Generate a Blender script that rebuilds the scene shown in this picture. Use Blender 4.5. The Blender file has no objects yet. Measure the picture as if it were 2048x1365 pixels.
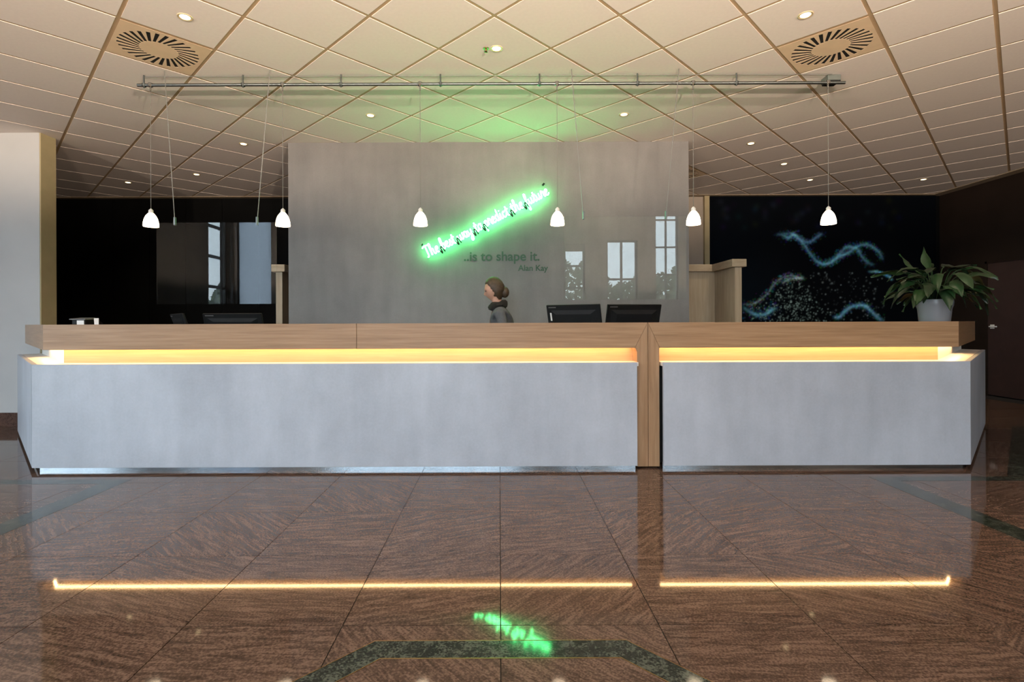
import bpy, bmesh, math, random
import numpy as np
from mathutils import Matrix, Vector

SC = bpy.context.scene
COL = SC.collection
random.seed(7)
PI = math.pi

# ------------------------------------------------------------------ camera
F = 1045.0            # focal length in pixels of the 2048 px wide frame
HC = 1.10             # eye height
VX, VY = 999.0, 646.5 # vanishing point of the depth direction
ROLL = 0.0037
cam_data = bpy.data.cameras.new('camera')
cam_data.sensor_fit = 'HORIZONTAL'
cam_data.sensor_width = 36.0
cam_data.lens = F / 2048.0 * 36.0
cam_data.shift_x = (1024.0 - VX) / 2048.0
cam_data.shift_y = (VY - 682.5) / 2048.0
cam_data.clip_start = 0.05
cam_data.clip_end = 300.0
cam = bpy.data.objects.new('camera', cam_data)
cam.matrix_world = Matrix.Translation((0, 0, HC)) @ Matrix.Rotation(PI / 2, 4, 'X') @ Matrix.Rotation(-ROLL, 4, 'Z')
COL.objects.link(cam)
SC.camera = cam

# ------------------------------------------------------------------ world and exposure
SC.view_settings.view_transform = 'Standard'
SC.view_settings.look = 'None'
SC.view_settings.gamma = 1.0
SC.view_settings.use_curve_mapping = False
SC.view_settings.exposure = 0.0
SC.cycles.use_denoising = True
SC.cycles.max_bounces = 5
SC.cycles.diffuse_bounces = 4
SC.cycles.glossy_bounces = 3
SC.cycles.adaptive_threshold = 0.06
SC.cycles.transparent_max_bounces = 10
SC.cycles.sample_clamp_indirect = 6.0
SC.cycles.caustics_reflective = False
SC.cycles.caustics_refractive = False

SKY = 10.0
w = bpy.data.worlds.new('overcast_sky')
SC.world = w
w.use_nodes = True
wn, wl = w.node_tree.nodes, w.node_tree.links
bg = wn['Background']
tc = wn.new('ShaderNodeTexCoord')
sx = wn.new('ShaderNodeSeparateXYZ')
mr = wn.new('ShaderNodeMapRange')
mr.inputs['From Min'].default_value = 0.0
mr.inputs['From Max'].default_value = 1.0
rp = wn.new('ShaderNodeValToRGB')
rp.color_ramp.elements[0].color = (0.78, 0.89, 1.0, 1)
rp.color_ramp.elements[1].color = (0.66, 0.82, 1.0, 1)
wl.new(tc.outputs['Generated'], sx.inputs[0])
wl.new(sx.outputs['Z'], mr.inputs['Value'])
wl.new(mr.outputs[0], rp.inputs[0])
wl.new(rp.outputs[0], bg.inputs['Color'])
bg.inputs['Strength'].default_value = SKY


def portal(loc, rot, sx_, sy_):
    """a light portal in a window opening: emits nothing, only guides the sky sampling"""
    ld = bpy.data.lights.new('window_portal', 'AREA')
    ld.shape = 'RECTANGLE'
    ld.size, ld.size_y = sx_, sy_
    ld.cycles.is_portal = True
    o = bpy.data.objects.new('window_portal', ld)
    o.location = loc
    o.rotation_euler = rot
    COL.objects.link(o)


portal((-2.1, -6.68, 2.4), (PI / 2, 0, PI), 5.2, 4.7)       # big rear glazing, facing +Y
portal((-7.78, -0.4, 2.2), (PI / 2, 0, -PI / 2), 5.4, 3.8)   # side glazing, facing +X

# ------------------------------------------------------------------ helpers


def P(px, py, Y):
    """world point at depth Y that the photograph shows at pixel (px, py)"""
    dx, dy = px - VX, VY - py
    c, s = math.cos(ROLL), math.sin(ROLL)
    return Vector(((dx * c + dy * s) * Y / F, Y, HC + (-dx * s + dy * c) * Y / F))


def PZ(px, py, z):
    dx, dy = px - VX, VY - py
    uz = -dx * math.sin(ROLL) + dy * math.cos(ROLL)
    return P(px, py, (z - HC) * F / uz)


def to_px(x, y, z):
    ux, uz = x * F / y, (z - HC) * F / y
    c, s = math.cos(ROLL), math.sin(ROLL)
    return VX + ux * c - uz * s, VY - (ux * s + uz * c)


def tag(o, label=None, cat=None, group=None, kind=None):
    if label: o['label'] = label
    if cat: o['category'] = cat
    if group: o['group'] = group
    if kind: o['kind'] = kind
    return o


def empty(name, loc=(0, 0, 0), rz=0.0, label=None, cat=None, group=None, kind=None):
    o = bpy.data.objects.new(name, None)
    o.empty_display_size = 0.1
    o.location = loc
    o.rotation_euler = (0, 0, rz)
    COL.objects.link(o)
    return tag(o, label, cat, group, kind)


def link(name, me, mat=None, parent=None, world=False):
    o = bpy.data.objects.new(name, me)
    COL.objects.link(o)
    if mat is not None and len(me.materials) == 0:
        me.materials.append(mat)
    if parent is not None:
        o.parent = parent
        if world:
            m = Matrix.Translation(parent.location) @ parent.rotation_euler.to_matrix().to_4x4()
            if parent.parent is not None and parent.type != 'EMPTY':
                m = Matrix.Identity(4)
            o.matrix_parent_inverse = m.inverted()
    return o


class MB:
    """collects shapes, then builds ONE mesh"""

    def __init__(self):
        self.v, self.f, self.mi = [], [], []

    def add(self, vs, fs, mi=0):
        n = len(self.v)
        self.v += [tuple(p) for p in vs]
        self.f += [tuple(i + n for i in f) for f in fs]
        self.mi += [mi] * len(fs)
        return self

    def box(self, x0, x1, y0, y1, z0, z1, mi=0):
        vs = [(x, y, z) for z in (z0, z1) for y in (y0, y1) for x in (x0, x1)]
        fs = [(0, 2, 3, 1), (4, 5, 7, 6), (0, 1, 5, 4), (2, 6, 7, 3), (0, 4, 6, 2), (1, 3, 7, 5)]
        return self.add(vs, fs, mi)

    def prism(self, poly, z0, z1, mi=0):
        n = len(poly)
        area = sum(poly[i][0] * poly[(i + 1) % n][1] - poly[(i + 1) % n][0] * poly[i][1] for i in range(n))
        if area < 0: poly = poly[::-1]
        vs = [(x, y, z0) for x, y in poly] + [(x, y, z1) for x, y in poly]
        fs = [tuple(range(n))[::-1], tuple(range(n, 2 * n))]
        fs += [(i, (i + 1) % n, n + (i + 1) % n, n + i) for i in range(n)]
        return self.add(vs, fs, mi)

    def tube(self, pts, r, n=8, mi=0, caps=True):
        pts = [Vector(p) for p in pts]
        rs = r if isinstance(r, (list, tuple)) else [r] * len(pts)
        t0 = (pts[1] - pts[0]).normalized()
        up = Vector((0, 0, 1)) if abs(t0.z) < 0.9 else Vector((1, 0, 0))
        a = t0.cross(up).normalized()
        vs, fs = [], []
        for i, p in enumerate(pts):
            t = (pts[min(i + 1, len(pts) - 1)] - pts[max(i - 1, 0)])
            if t.length < 1e-9: t = t0
            t.normalize()
            a = (a - t * a.dot(t))
            if a.length < 1e-6: a = t.orthogonal()
            a.normalize()
            b = t.cross(a)
            for k in range(n):
                th = 2 * PI * k / n
                vs.append(p + (a * math.cos(th) + b * math.sin(th)) * rs[i])
        for i in range(len(pts) - 1):
            for k in range(n):
                k2 = (k + 1) % n
                fs.append((i * n + k, i * n + k2, (i + 1) * n + k2, (i + 1) * n + k))
        if caps:
            fs.append(tuple(range(n))[::-1])
            m = (len(pts) - 1) * n
            fs.append(tuple(range(m, m + n)))
        return self.add(vs, fs, mi)

    def lathe(self, prof, n=24, c=(0, 0, 0), mi=0, closed=False):
        """profile of (radius, z)"""
        vs, fs = [], []
        for r, z in prof:
            for k in range(n):
                th = 2 * PI * k / n
                vs.append((c[0] + r * math.cos(th), c[1] + r * math.sin(th), c[2] + z))
        m = len(prof)
        for i in range(m - 1 + (1 if closed else 0)):
            j = (i + 1) % m
            for k in range(n):
                k2 = (k + 1) % n
                fs.append((i * n + k, i * n + k2, j * n + k2, j * n + k))
        if not closed:
            fs.append(tuple(range(n))[::-1])
            fs.append(tuple(range((m - 1) * n, m * n)))
        return self.add(vs, fs, mi)

    def mesh(self, name, mats=(), smooth=False, bevel=0.0, seg=1, matrix=None):
        me = bpy.data.meshes.new(name)
        me.from_pydata(self.v, [], self.f)
        if matrix is not None: me.transform(matrix)
        for m in mats: me.materials.append(m)
        if len(mats) > 1:
            me.polygons.foreach_set('material_index', self.mi)
        bm = bmesh.new()
        bm.from_mesh(me)
        bmesh.ops.recalc_face_normals(bm, faces=bm.faces)
        if bevel > 0:
            es = [e for e in bm.edges if len(e.link_faces) == 2 and e.calc_face_angle(0) > 0.6]
            bmesh.ops.bevel(bm, geom=es, offset=bevel, segments=seg, affect='EDGES', profile=0.5)
        bm.to_mesh(me)
        bm.free()
        if smooth:
            me.polygons.foreach_set('use_smooth', [True] * len(me.polygons))
            try: me.set_sharp_from_angle(angle=math.radians(40))
            except Exception: pass
        me.update()
        return me

    def build(self, name, mat, parent=None, world=True, **kw):
        mats = mat if isinstance(mat, (list, tuple)) else (mat,)
        return link(name, self.mesh(name, mats, **kw), None, parent, world)


def copy_tree(o, parent=None):
    c = o.copy()
    COL.objects.link(c)
    c.parent = parent
    for ch in list(o.children):
        copy_tree(ch, c)
    return c


def smooth_path(pts, sub=5):
    """Catmull-Rom through 2D/3D points"""
    p = [Vector(q) for q in pts]
    p = [p[0] * 2 - p[1]] + p + [p[-1] * 2 - p[-2]]
    out = []
    for i in range(1, len(p) - 2):
        for k in range(sub):
            t = k / sub
            a, b, c, d = p[i - 1], p[i], p[i + 1], p[i + 2]
            out.append(0.5 * ((2 * b) + (c - a) * t + (2 * a - 5 * b + 4 * c - d) * t * t + (3 * b - a - 3 * c + d) * t ** 3))
    out.append(p[-2])
    return out


# ------------------------------------------------------------------ materials
def new_mat(name):
    m = bpy.data.materials.new(name)
    m.use_nodes = True
    nt = m.node_tree
    return m, nt.nodes, nt.links, nt.nodes['Principled BSDF']


def plain(name, col, rough=0.5, metal=0.0, noise=0.0, nscale=8.0, spec=0.5, bump=0.0):
    m, n, l, b = new_mat(name)
    b.inputs['Roughness'].default_value = rough
    b.inputs['Metallic'].default_value = metal
    b.inputs['Specular IOR Level'].default_value = spec
    tc = n.new('ShaderNodeTexCoord')
    nz = n.new('ShaderNodeTexNoise')
    nz.inputs['Scale'].default_value = nscale
    nz.inputs['Detail'].default_value = 5
    l.new(tc.outputs['Object'], nz.inputs['Vector'])
    rp = n.new('ShaderNodeValToRGB')
    k = noise
    rp.color_ramp.elements[0].position = 0.3
    rp.color_ramp.elements[1].position = 0.7
    rp.color_ramp.elements[0].color = (col[0] * (1 - k), col[1] * (1 - k), col[2] * (1 - k), 1)
    rp.color_ramp.elements[1].color = (min(1, col[0] * (1 + k)), min(1, col[1] * (1 + k)), min(1, col[2] * (1 + k)), 1)
    l.new(nz.outputs['Fac'], rp.inputs['Fac'])
    l.new(rp.outputs['Color'], b.inputs['Base Color'])
    if bump > 0:
        bp = n.new('ShaderNodeBump')
        bp.inputs['Strength'].default_value = bump
        bp.inputs['Distance'].default_value = 0.004
        l.new(nz.outputs['Fac'], bp.inputs['Height'])
        l.new(bp.outputs['Normal'], b.inputs['Normal'])
    return m


def emit(name, col, strength):
    m = bpy.data.materials.new(name)
    m.use_nodes = True
    n, l = m.node_tree.nodes, m.node_tree.links
    n.clear()
    e = n.new('ShaderNodeEmission')
    e.inputs['Color'].default_value = (*col, 1)
    e.inputs['Strength'].default_value = strength
    o = n.new('ShaderNodeOutputMaterial')
    l.new(e.outputs[0], o.inputs[0])
    return m


def wood(name, c0, c1, c2, rot=(0, 0, 0), scale=(0.9, 26, 26), rough=0.45):
    m, n, l, b = new_mat(name)
    tc = n.new('ShaderNodeTexCoord')
    mp = n.new('ShaderNodeMapping')
    mp.vector_type = 'TEXTURE'
    mp.inputs['Rotation'].default_value = rot
    mp2 = n.new('ShaderNodeMapping')
    mp2.inputs['Scale'].default_value = scale
    nz = n.new('ShaderNodeTexNoise')
    nz.inputs['Scale'].default_value = 2.2
    nz.inputs['Detail'].default_value = 7
    nz.inputs['Roughness'].default_value = 0.62
    nz.inputs['Distortion'].default_value = 0.35
    rp = n.new('ShaderNodeValToRGB')
    rp.color_ramp.elements[0].position = 0.3
    rp.color_ramp.elements[0].color = (*c0, 1)
    rp.color_ramp.elements[1].position = 0.72
    rp.color_ramp.elements[1].color = (*c2, 1)
    e = rp.color_ramp.elements.new(0.5)
    e.color = (*c1, 1)
    l.new(tc.outputs['Object'], mp.inputs['Vector'])
    l.new(mp.outputs[0], mp2.inputs['Vector'])
    l.new(mp2.outputs[0], nz.inputs['Vector'])
    l.new(nz.outputs['Fac'], rp.inputs['Fac'])
    l.new(rp.outputs[0], b.inputs['Base Color'])
    b.inputs['Roughness'].default_value = rough
    bp = n.new('ShaderNodeBump')
    bp.inputs['Strength'].default_value = 0.12
    bp.inputs['Distance'].default_value = 0.002
    l.new(nz.outputs['Fac'], bp.inputs['Height'])
    l.new(bp.outputs[0], b.inputs['Normal'])
    return m


def concrete(name, col, rough, amp):
    m, n, l, b = new_mat(name)
    tc = n.new('ShaderNodeTexCoord')
    big = n.new('ShaderNodeTexNoise')
    big.inputs['Scale'].default_value = 1.1
    big.inputs['Detail'].default_value = 6
    big.inputs['Roughness'].default_value = 0.6
    mp = n.new('ShaderNodeMapping')
    mp.inputs['Scale'].default_value = (3.0, 3.0, 0.5)
    st = n.new('ShaderNodeTexNoise')
    st.inputs['Scale'].default_value = 2.5
    st.inputs['Detail'].default_value = 6
    fine = n.new('ShaderNodeTexNoise')
    fine.inputs['Scale'].default_value = 60
    fine.inputs['Detail'].default_value = 3
    l.new(tc.outputs['Object'], big.inputs['Vector'])
    l.new(tc.outputs['Object'], mp.inputs['Vector'])
    l.new(mp.outputs[0], st.inputs['Vector'])
    l.new(tc.outputs['Object'], fine.inputs['Vector'])
    a1 = n.new('ShaderNodeMath'); a1.operation = 'MULTIPLY_ADD'
    a1.inputs[1].default_value = 0.40
    l.new(st.outputs['Fac'], a1.inputs[0]); l.new(big.outputs['Fac'], a1.inputs[2])
    a2 = n.new('ShaderNodeMath'); a2.operation = 'MULTIPLY_ADD'
    a2.inputs[1].default_value = 0.18
    l.new(fine.outputs['Fac'], a2.inputs[0]); l.new(a1.outputs[0], a2.inputs[2])
    rp = n.new('ShaderNodeValToRGB')
    rp.color_ramp.elements[0].position = 0.55
    rp.color_ramp.elements[1].position = 1.05
    rp.color_ramp.elements[0].color = (*(c * (1 - amp) for c in col), 1)
    rp.color_ramp.elements[1].color = (*(c * (1 + amp) for c in col), 1)
    l.new(a2.outputs[0], rp.inputs[0])
    l.new(rp.outputs[0], b.inputs['Base Color'])
    b.inputs['Roughness'].default_value = rough
    bp = n.new('ShaderNodeBump')
    bp.inputs['Strength'].default_value = 0.08
    bp.inputs['Distance'].default_value = 0.003
    l.new(a2.outputs[0], bp.inputs['Height'])
    l.new(bp.outputs[0], b.inputs['Normal'])
    return m


def granite(name, dark, mid, light, streak=True, rough=0.07, spec=0.5):
    m, n, l, b = new_mat(name)
    tc = n.new('ShaderNodeTexCoord')
    oi = n.new('ShaderNodeObjectInfo')
    ang = n.new('ShaderNodeMath'); ang.operation = 'MULTIPLY'
    ang.inputs[1].default_value = 6.283 * 3
    l.new(oi.outputs['Random'], ang.inputs[0])
    off = n.new('ShaderNodeMath'); off.operation = 'MULTIPLY'
    off.inputs[1].default_value = 37.0
    l.new(oi.outputs['Random'], off.inputs[0])
    cb = n.new('ShaderNodeCombineXYZ')
    for i in range(3): l.new(off.outputs[0], cb.inputs[i])
    vr = n.new('ShaderNodeVectorRotate')
    vr.rotation_type = 'Z_AXIS'
    l.new(tc.outputs['Object'], vr.inputs['Vector'])
    sn = n.new('ShaderNodeMath'); sn.operation = 'SINE'
    l.new(ang.outputs[0], sn.inputs[0])
    pw = n.new('ShaderNodeMath'); pw.operation = 'MULTIPLY'
    l.new(sn.outputs[0], pw.inputs[0]); l.new(sn.outputs[0], pw.inputs[1])
    p3 = n.new('ShaderNodeMath'); p3.operation = 'MULTIPLY'
    l.new(pw.outputs[0], p3.inputs[0]); l.new(sn.outputs[0], p3.inputs[1])
    sc_ = n.new('ShaderNodeMath'); sc_.operation = 'MULTIPLY'
    sc_.inputs[1].default_value = 0.85
    l.new(p3.outputs[0], sc_.inputs[0])
    l.new(sc_.outputs[0], vr.inputs['Angle'])
    ad = n.new('ShaderNodeVectorMath'); ad.operation = 'ADD'
    l.new(vr.outputs[0], ad.inputs[0]); l.new(cb.outputs[0], ad.inputs[1])
    mp = n.new('ShaderNodeMapping')
    mp.inputs['Scale'].default_value = (2.6, 22, 4) if streak else (7, 7, 7)
    l.new(ad.outputs[0], mp.inputs['Vector'])
    nz = n.new('ShaderNodeTexNoise')
    nz.inputs['Scale'].default_value = 2.2 if streak else 3.0
    nz.inputs['Detail'].default_value = 8
    nz.inputs['Roughness'].default_value = 0.68
    nz.inputs['Distortion'].default_value = 0.7
    l.new(mp.outputs[0], nz.inputs['Vector'])
    sp = n.new('ShaderNodeTexNoise')
    sp.inputs['Scale'].default_value = 130
    sp.inputs['Detail'].default_value = 2
    l.new(ad.outputs[0], sp.inputs['Vector'])
    mx = n.new('ShaderNodeMath'); mx.operation = 'MULTIPLY_ADD'
    mx.inputs[1].default_value = 0.7
    l.new(sp.outputs['Fac'], mx.inputs[0]); l.new(nz.outputs['Fac'], mx.inputs[2])
    rp = n.new('ShaderNodeValToRGB')
    rp.color_ramp.elements[0].position = 0.62
    rp.color_ramp.elements[0].color = (*dark, 1)
    rp.color_ramp.elements[1].position = 1.0
    rp.color_ramp.elements[1].color = (*light, 1)
    e = rp.color_ramp.elements.new(0.82)
    e.color = (*mid, 1)
    l.new(mx.outputs[0], rp.inputs[0])
    l.new(rp.outputs[0], b.inputs['Base Color'])
    b.inputs['Roughness'].default_value = rough
    b.inputs['Specular IOR Level'].default_value = spec
    bp = n.new('ShaderNodeBump')
    bp.inputs['Strength'].default_value = 0.008
    bp.inputs['Distance'].default_value = 0.001
    l.new(sp.outputs['Fac'], bp.inputs['Height'])
    l.new(bp.outputs[0], b.inputs['Normal'])
    return m


def pane_glass(name, tint=(0.97, 0.99, 0.98)):
    """clear flat glass: Fresnel reflection over straight transmission"""
    m = bpy.data.materials.new(name)
    m.use_nodes = True
    n, l = m.node_tree.nodes, m.node_tree.links
    n.clear()
    g = n.new('ShaderNodeNewGeometry')
    ior = n.new('ShaderNodeMapRange')
    ior.inputs['To Min'].default_value = 1.5
    ior.inputs['To Max'].default_value = 1 / 1.5
    l.new(g.outputs['Backfacing'], ior.inputs['Value'])
    fr = n.new('ShaderNodeFresnel')
    l.new(ior.outputs[0], fr.inputs['IOR'])
    tr = n.new('ShaderNodeBsdfTransparent')
    tr.inputs['Color'].default_value = (*tint, 1)
    gl = n.new('ShaderNodeBsdfGlossy')
    gl.inputs['Roughness'].default_value = 0.0
    mx = n.new('ShaderNodeMixShader')
    l.new(fr.outputs[0], mx.inputs[0])
    l.new(tr.outputs[0], mx.inputs[1])
    l.new(gl.outputs[0], mx.inputs[2])
    o = n.new('ShaderNodeOutputMaterial')
    l.new(mx.outputs[0], o.inputs[0])
    return m


OAK0, OAK1, OAK2 = (0.270, 0.152, 0.074), (0.345, 0.203, 0.106), (0.415, 0.257, 0.143)
M = {}
M['oak_x'] = wood('oak_along', OAK0, OAK1, OAK2)
M['oak_z'] = wood('oak_upright', OAK0, OAK1, OAK2, scale=(16, 16, 0.9))
M['oak_wl'] = wood('oak_left_wing', OAK0, OAK1, OAK2, rot=(0, 0, -PI / 4), rough=0.28)
M['oak_wr'] = wood('oak_right_wing', OAK0, OAK1, OAK2, rot=(0, 0, PI / 4), rough=0.28)
M['oak_pale'] = wood('pale_oak', (0.36, 0.27, 0.17), (0.42, 0.32, 0.21), (0.48, 0.38, 0.26), scale=(14, 14, 0.9))
M['oak_cap'] = wood('pale_oak_cap', (0.36, 0.27, 0.17), (0.42, 0.32, 0.21), (0.48, 0.38, 0.26), scale=(3, 3, 14))
M['board'] = concrete('counter_concrete_board', (0.405, 0.435, 0.490), 0.40, 0.17)
M['feature'] = concrete('feature_wall_concrete', (0.178, 0.169, 0.165), 0.5, 0.22)
M['oak_recess'] = wood('oak_recess', (0.42, 0.25, 0.125), (0.47, 0.285, 0.15), (0.52, 0.33, 0.18))
M['ledge'] = plain('white_ledge', (0.80, 0.78, 0.74), 0.4, noise=0.03)
M['white_board'] = plain('white_recess_board', (0.82, 0.80, 0.77), 0.45, noise=0.03)
M['plinth'] = plain('brushed_steel_plinth', (0.36, 0.40, 0.44), 0.16, 1.0, noise=0.05)
M['dark_core'] = plain('dark_carcass', (0.03, 0.028, 0.026), 0.6, noise=0.1)
M['white_paint'] = plain('white_wall_paint', (0.52, 0.525, 0.53), 0.8, noise=0.03, nscale=3, bump=0.03)
M['lobby_paint'] = plain('lobby_wall_paint', (0.20, 0.19, 0.18), 0.85, noise=0.05, nscale=2)
M['lobby_dark'] = plain('dark_lobby_wall_paint', (0.05, 0.047, 0.045), 0.85, noise=0.05, nscale=2)
M['ochre'] = plain('ochre_trim_warm_lit_reveal', (0.46, 0.38, 0.22), 0.7, noise=0.05)  # trim's own ochre; on the white wall's reveal it paints in warm light
M['beige'] = plain('beige_back_wall_paint', (0.47, 0.40, 0.33), 0.8, noise=0.05, nscale=3)
M['black'] = plain('black_wall_panel', (0.0035, 0.0035, 0.0035), 0.6, noise=0.2, nscale=3, spec=0.08)
M['brown_wall'] = plain('dark_brown_wall', (0.022, 0.014, 0.0105), 0.6, noise=0.15, nscale=3, spec=0.15)
M['brown_door'] = plain('dark_red_brown_door', (0.052, 0.030, 0.026), 0.45, noise=0.12, nscale=6)
M['granite'] = granite('brown_granite', (0.042, 0.027, 0.020), (0.086, 0.053, 0.0385), (0.175, 0.114, 0.086), rough=0.05, spec=0.38)
M['granite_green'] = granite('dark_green_granite', (0.005, 0.008, 0.0065), (0.016, 0.022, 0.018), (0.085, 0.10, 0.08), streak=False)
M['granite_base'] = granite('granite_baseboard', (0.02, 0.012, 0.01), (0.06, 0.032, 0.025), (0.12, 0.07, 0.055), rough=0.15)
M['grout'] = plain('dark_grout', (0.012, 0.009, 0.008), 0.8, noise=0.2)
M['brass'] = plain('brass_strip', (0.36, 0.23, 0.10), 0.3, 1.0, noise=0.1)
M['tile'] = plain('ceiling_tile_white', (0.83, 0.755, 0.71), 0.9, noise=0.02, nscale=40, bump=0.02)
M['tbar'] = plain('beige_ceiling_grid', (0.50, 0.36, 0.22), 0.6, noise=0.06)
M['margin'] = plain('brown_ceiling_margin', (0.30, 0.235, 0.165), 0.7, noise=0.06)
M['vent_plate'] = plain('beige_vent_plate', (0.80, 0.61, 0.42), 0.5, noise=0.05)
M['vent_black'] = plain('vent_black', (0.008, 0.008, 0.008), 0.6, noise=0.2)
M['steel'] = plain('satin_steel', (0.17, 0.19, 0.19), 0.38, 1.0, noise=0.06)
M['chrome'] = plain('chrome', (0.45, 0.46, 0.46), 0.2, 1.0, noise=0.03)
M['handle'] = plain('satin_nickel_handle', (0.75, 0.73, 0.70), 0.5, 0.0, noise=0.03)
M['cable'] = plain('steel_cable', (0.22, 0.22, 0.21), 0.4, 0.5, noise=0.05)
M['cord'] = plain('grey_cord', (0.15, 0.145, 0.13), 0.5, noise=0.05)
M['transformer'] = plain('grey_transformer', (0.16, 0.18, 0.165), 0.4, 0.4, noise=0.08)
M['glass'] = pane_glass('clear_glass')
M['shade'] = emit('lit_opal_glass', (1.0, 0.80, 0.55), 9.0)
M['bulb'] = emit('lit_halogen_bulb', (1.0, 0.75, 0.45), 14.0)
M['spot_bulb'] = emit('lit_downlight_bulb', (1.0, 0.76, 0.40), 6.0)
M['led'] = emit('warm_led_strip', (1.0, 0.63, 0.28), 52.0)
M['neon'] = emit('green_neon_gas', (0.10, 1.0, 0.25), 42.0)
M['neon_off'] = plain('blacked_out_neon_tube', (0.008, 0.02, 0.012), 0.3, noise=0.2)
M['green_letter'] = plain('dark_green_lettering', (0.020, 0.075, 0.036), 0.5, noise=0.1)
M['black_plastic'] = plain('black_plastic', (0.006, 0.006, 0.007), 0.6, spec=0.25, noise=0.15, nscale=20)
M['grey_plastic'] = plain('grey_plastic', (0.11, 0.11, 0.11), 0.4, noise=0.1)
M['screen'] = plain('dark_screen', (0.004, 0.004, 0.005), 0.15, noise=0.1)
M['white_plastic'] = plain('white_plastic', (0.75, 0.74, 0.72), 0.4, noise=0.03)
M['pot'] = plain('white_glazed_pot', (0.24, 0.25, 0.27), 0.3, noise=0.03)
M['soil'] = plain('potting_soil', (0.02, 0.014, 0.01), 0.9, noise=0.4, nscale=60)
M['desk'] = plain('grey_desk_laminate', (0.30, 0.28, 0.26), 0.4, noise=0.05)
M['skin'] = plain('skin', (0.50, 0.27, 0.19), 0.5, noise=0.06, nscale=12)
M['hair'] = plain('brown_hair', (0.055, 0.034, 0.018), 0.55, noise=0.4, nscale=40)
M['jacket'] = plain('grey_jacket_cloth', (0.085, 0.09, 0.10), 0.85, noise=0.15, nscale=30)
M['rust'] = plain('rust_red_cloth', (0.16, 0.055, 0.035), 0.85, noise=0.15, nscale=30)
M['scarf'] = plain('black_scarf_cloth', (0.012, 0.010, 0.008), 0.9, noise=0.3, nscale=30)
M['trousers'] = plain('dark_trouser_cloth', (0.02, 0.02, 0.025), 0.9, noise=0.2, nscale=30)
M['eye'] = plain('eye_dark', (0.02, 0.015, 0.012), 0.2)
M['frame_dark'] = plain('dark_window_frame', (0.03, 0.032, 0.035), 0.4, noise=0.1)
M['outdoor'] = plain('outdoor_paving', (0.22, 0.22, 0.21), 0.9, noise=0.15, nscale=0.6)
M['tree_leaf'] = plain('tree_foliage', (0.30, 0.34, 0.22), 0.8, noise=0.4, nscale=1.5)
M['bark'] = plain('tree_bark', (0.06, 0.045, 0.035), 0.9, noise=0.3)


def leaf_material():
    m, n, l, b = new_mat('glossy_green_leaf')
    oi = n.new('ShaderNodeObjectInfo')
    rp = n.new('ShaderNodeValToRGB')
    rp.color_ramp.elements[0].color = (0.007, 0.018, 0.007, 1)
    rp.color_ramp.elements[1].color = (0.026, 0.068, 0.020, 1)
    l.new(oi.outputs['Random'], rp.inputs[0])
    tc = n.new('ShaderNodeTexCoord')
    nz = n.new('ShaderNodeTexNoise')
    nz.inputs['Scale'].default_value = 25
    l.new(tc.outputs['Object'], nz.inputs['Vector'])
    mx = n.new('ShaderNodeMixRGB')
    mx.blend_type = 'OVERLAY'
    mx.inputs[0].default_value = 0.4
    l.new(rp.outputs[0], mx.inputs[1])
    l.new(nz.outputs['Fac'], mx.inputs[2])
    l.new(mx.outputs[0], b.inputs['Base Color'])
    b.inputs['Roughness'].default_value = 0.35
    return m


M['leaf'] = leaf_material()


def frosted(name):
    m = bpy.data.materials.new(name)
    m.use_nodes = True
    n, l = m.node_tree.nodes, m.node_tree.links
    n.clear()
    t = n.new('ShaderNodeBsdfTranslucent')
    t.inputs['Color'].default_value = (0.80, 0.84, 0.88, 1)
    o = n.new('ShaderNodeOutputMaterial')
    l.new(t.outputs[0], o.inputs[0])
    return m


M['frosted'] = frosted('frosted_pane')

ZC = 3.18      # underside of the ceiling tiles
YB = 8.60      # back wall
XR = 7.25      # right wall
XL = -7.25     # left wall of the back room
LX0, LX1, LY = -7.7, 8.0, -6.6   # lobby behind the camera

# ------------------------------------------------------------------ floor
floor = MB().box(LX0, XR + 0.3, 1.2, YB + 0.2, -0.12, -0.004).build('floor', M['grout'])
tag(floor, 'brown polished granite tile floor in front of the counter', 'floor', kind='structure')
lobby_floor = MB().box(LX0, LX1, LY, 1.2, -0.12, 0.0).build('floor_lobby', M['granite'])
tag(lobby_floor, 'brown granite floor of the lobby behind the viewer', 'floor', kind='structure')
TP = 0.575
TY0 = 1.90
tile_me = MB().box(-TP / 2 + 0.0018, TP / 2 - 0.0018, -TP / 2 + 0.0018, TP / 2 - 0.0018, -0.004, 0.0).mesh('floor_tile', (M['granite'],))


def behind_counter(x, y):
    # inside the counter footprint and staff area
    if y < 4.1: return False
    if abs(x) < 3.5: return True
    return (y - abs(x)) > 0.75


rest = MB()
for j in range(-1, 12):
    for i in range(-14, 13):
        x, y = (i + 0.5) * TP, TY0 + (j + 0.5) * TP
        if not (LX0 < x - TP / 2 and x + TP / 2 < XR + 0.05 and y + TP / 2 < YB and y - TP / 2 > 1.2): continue
        seen = any(-150 < to_px(x + a, y + b, 0)[0] < 2200 for a in (-.29, .29) for b in (-.29, .29))
        if seen and not behind_counter(x, y):
            o = link('floor_tile', tile_me, None, floor)
            o.location = (x, y, 0)
        else:
            rest.box(x - TP / 2 + .0012, x + TP / 2 - .0012, y - TP / 2 + .0012, y + TP / 2 - .0012, -0.004, 0.0)
tag(rest.build('hidden_floor_tiles', M['granite'], floor), kind='stuff')


def band(name, quad, mat, h=0.0008):
    return MB().prism(quad, -0.002, h).build(name, mat, floor)


# octagonal green granite inlay with brass edges in the foreground
OC = (0.0, 0.76)


def octa(ap, k):
    r = ap / math.cos(PI / 8)
    a = PI / 8 + k * PI / 4
    return (OC[0] + r * math.cos(a), OC[1] + r * math.sin(a))


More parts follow.
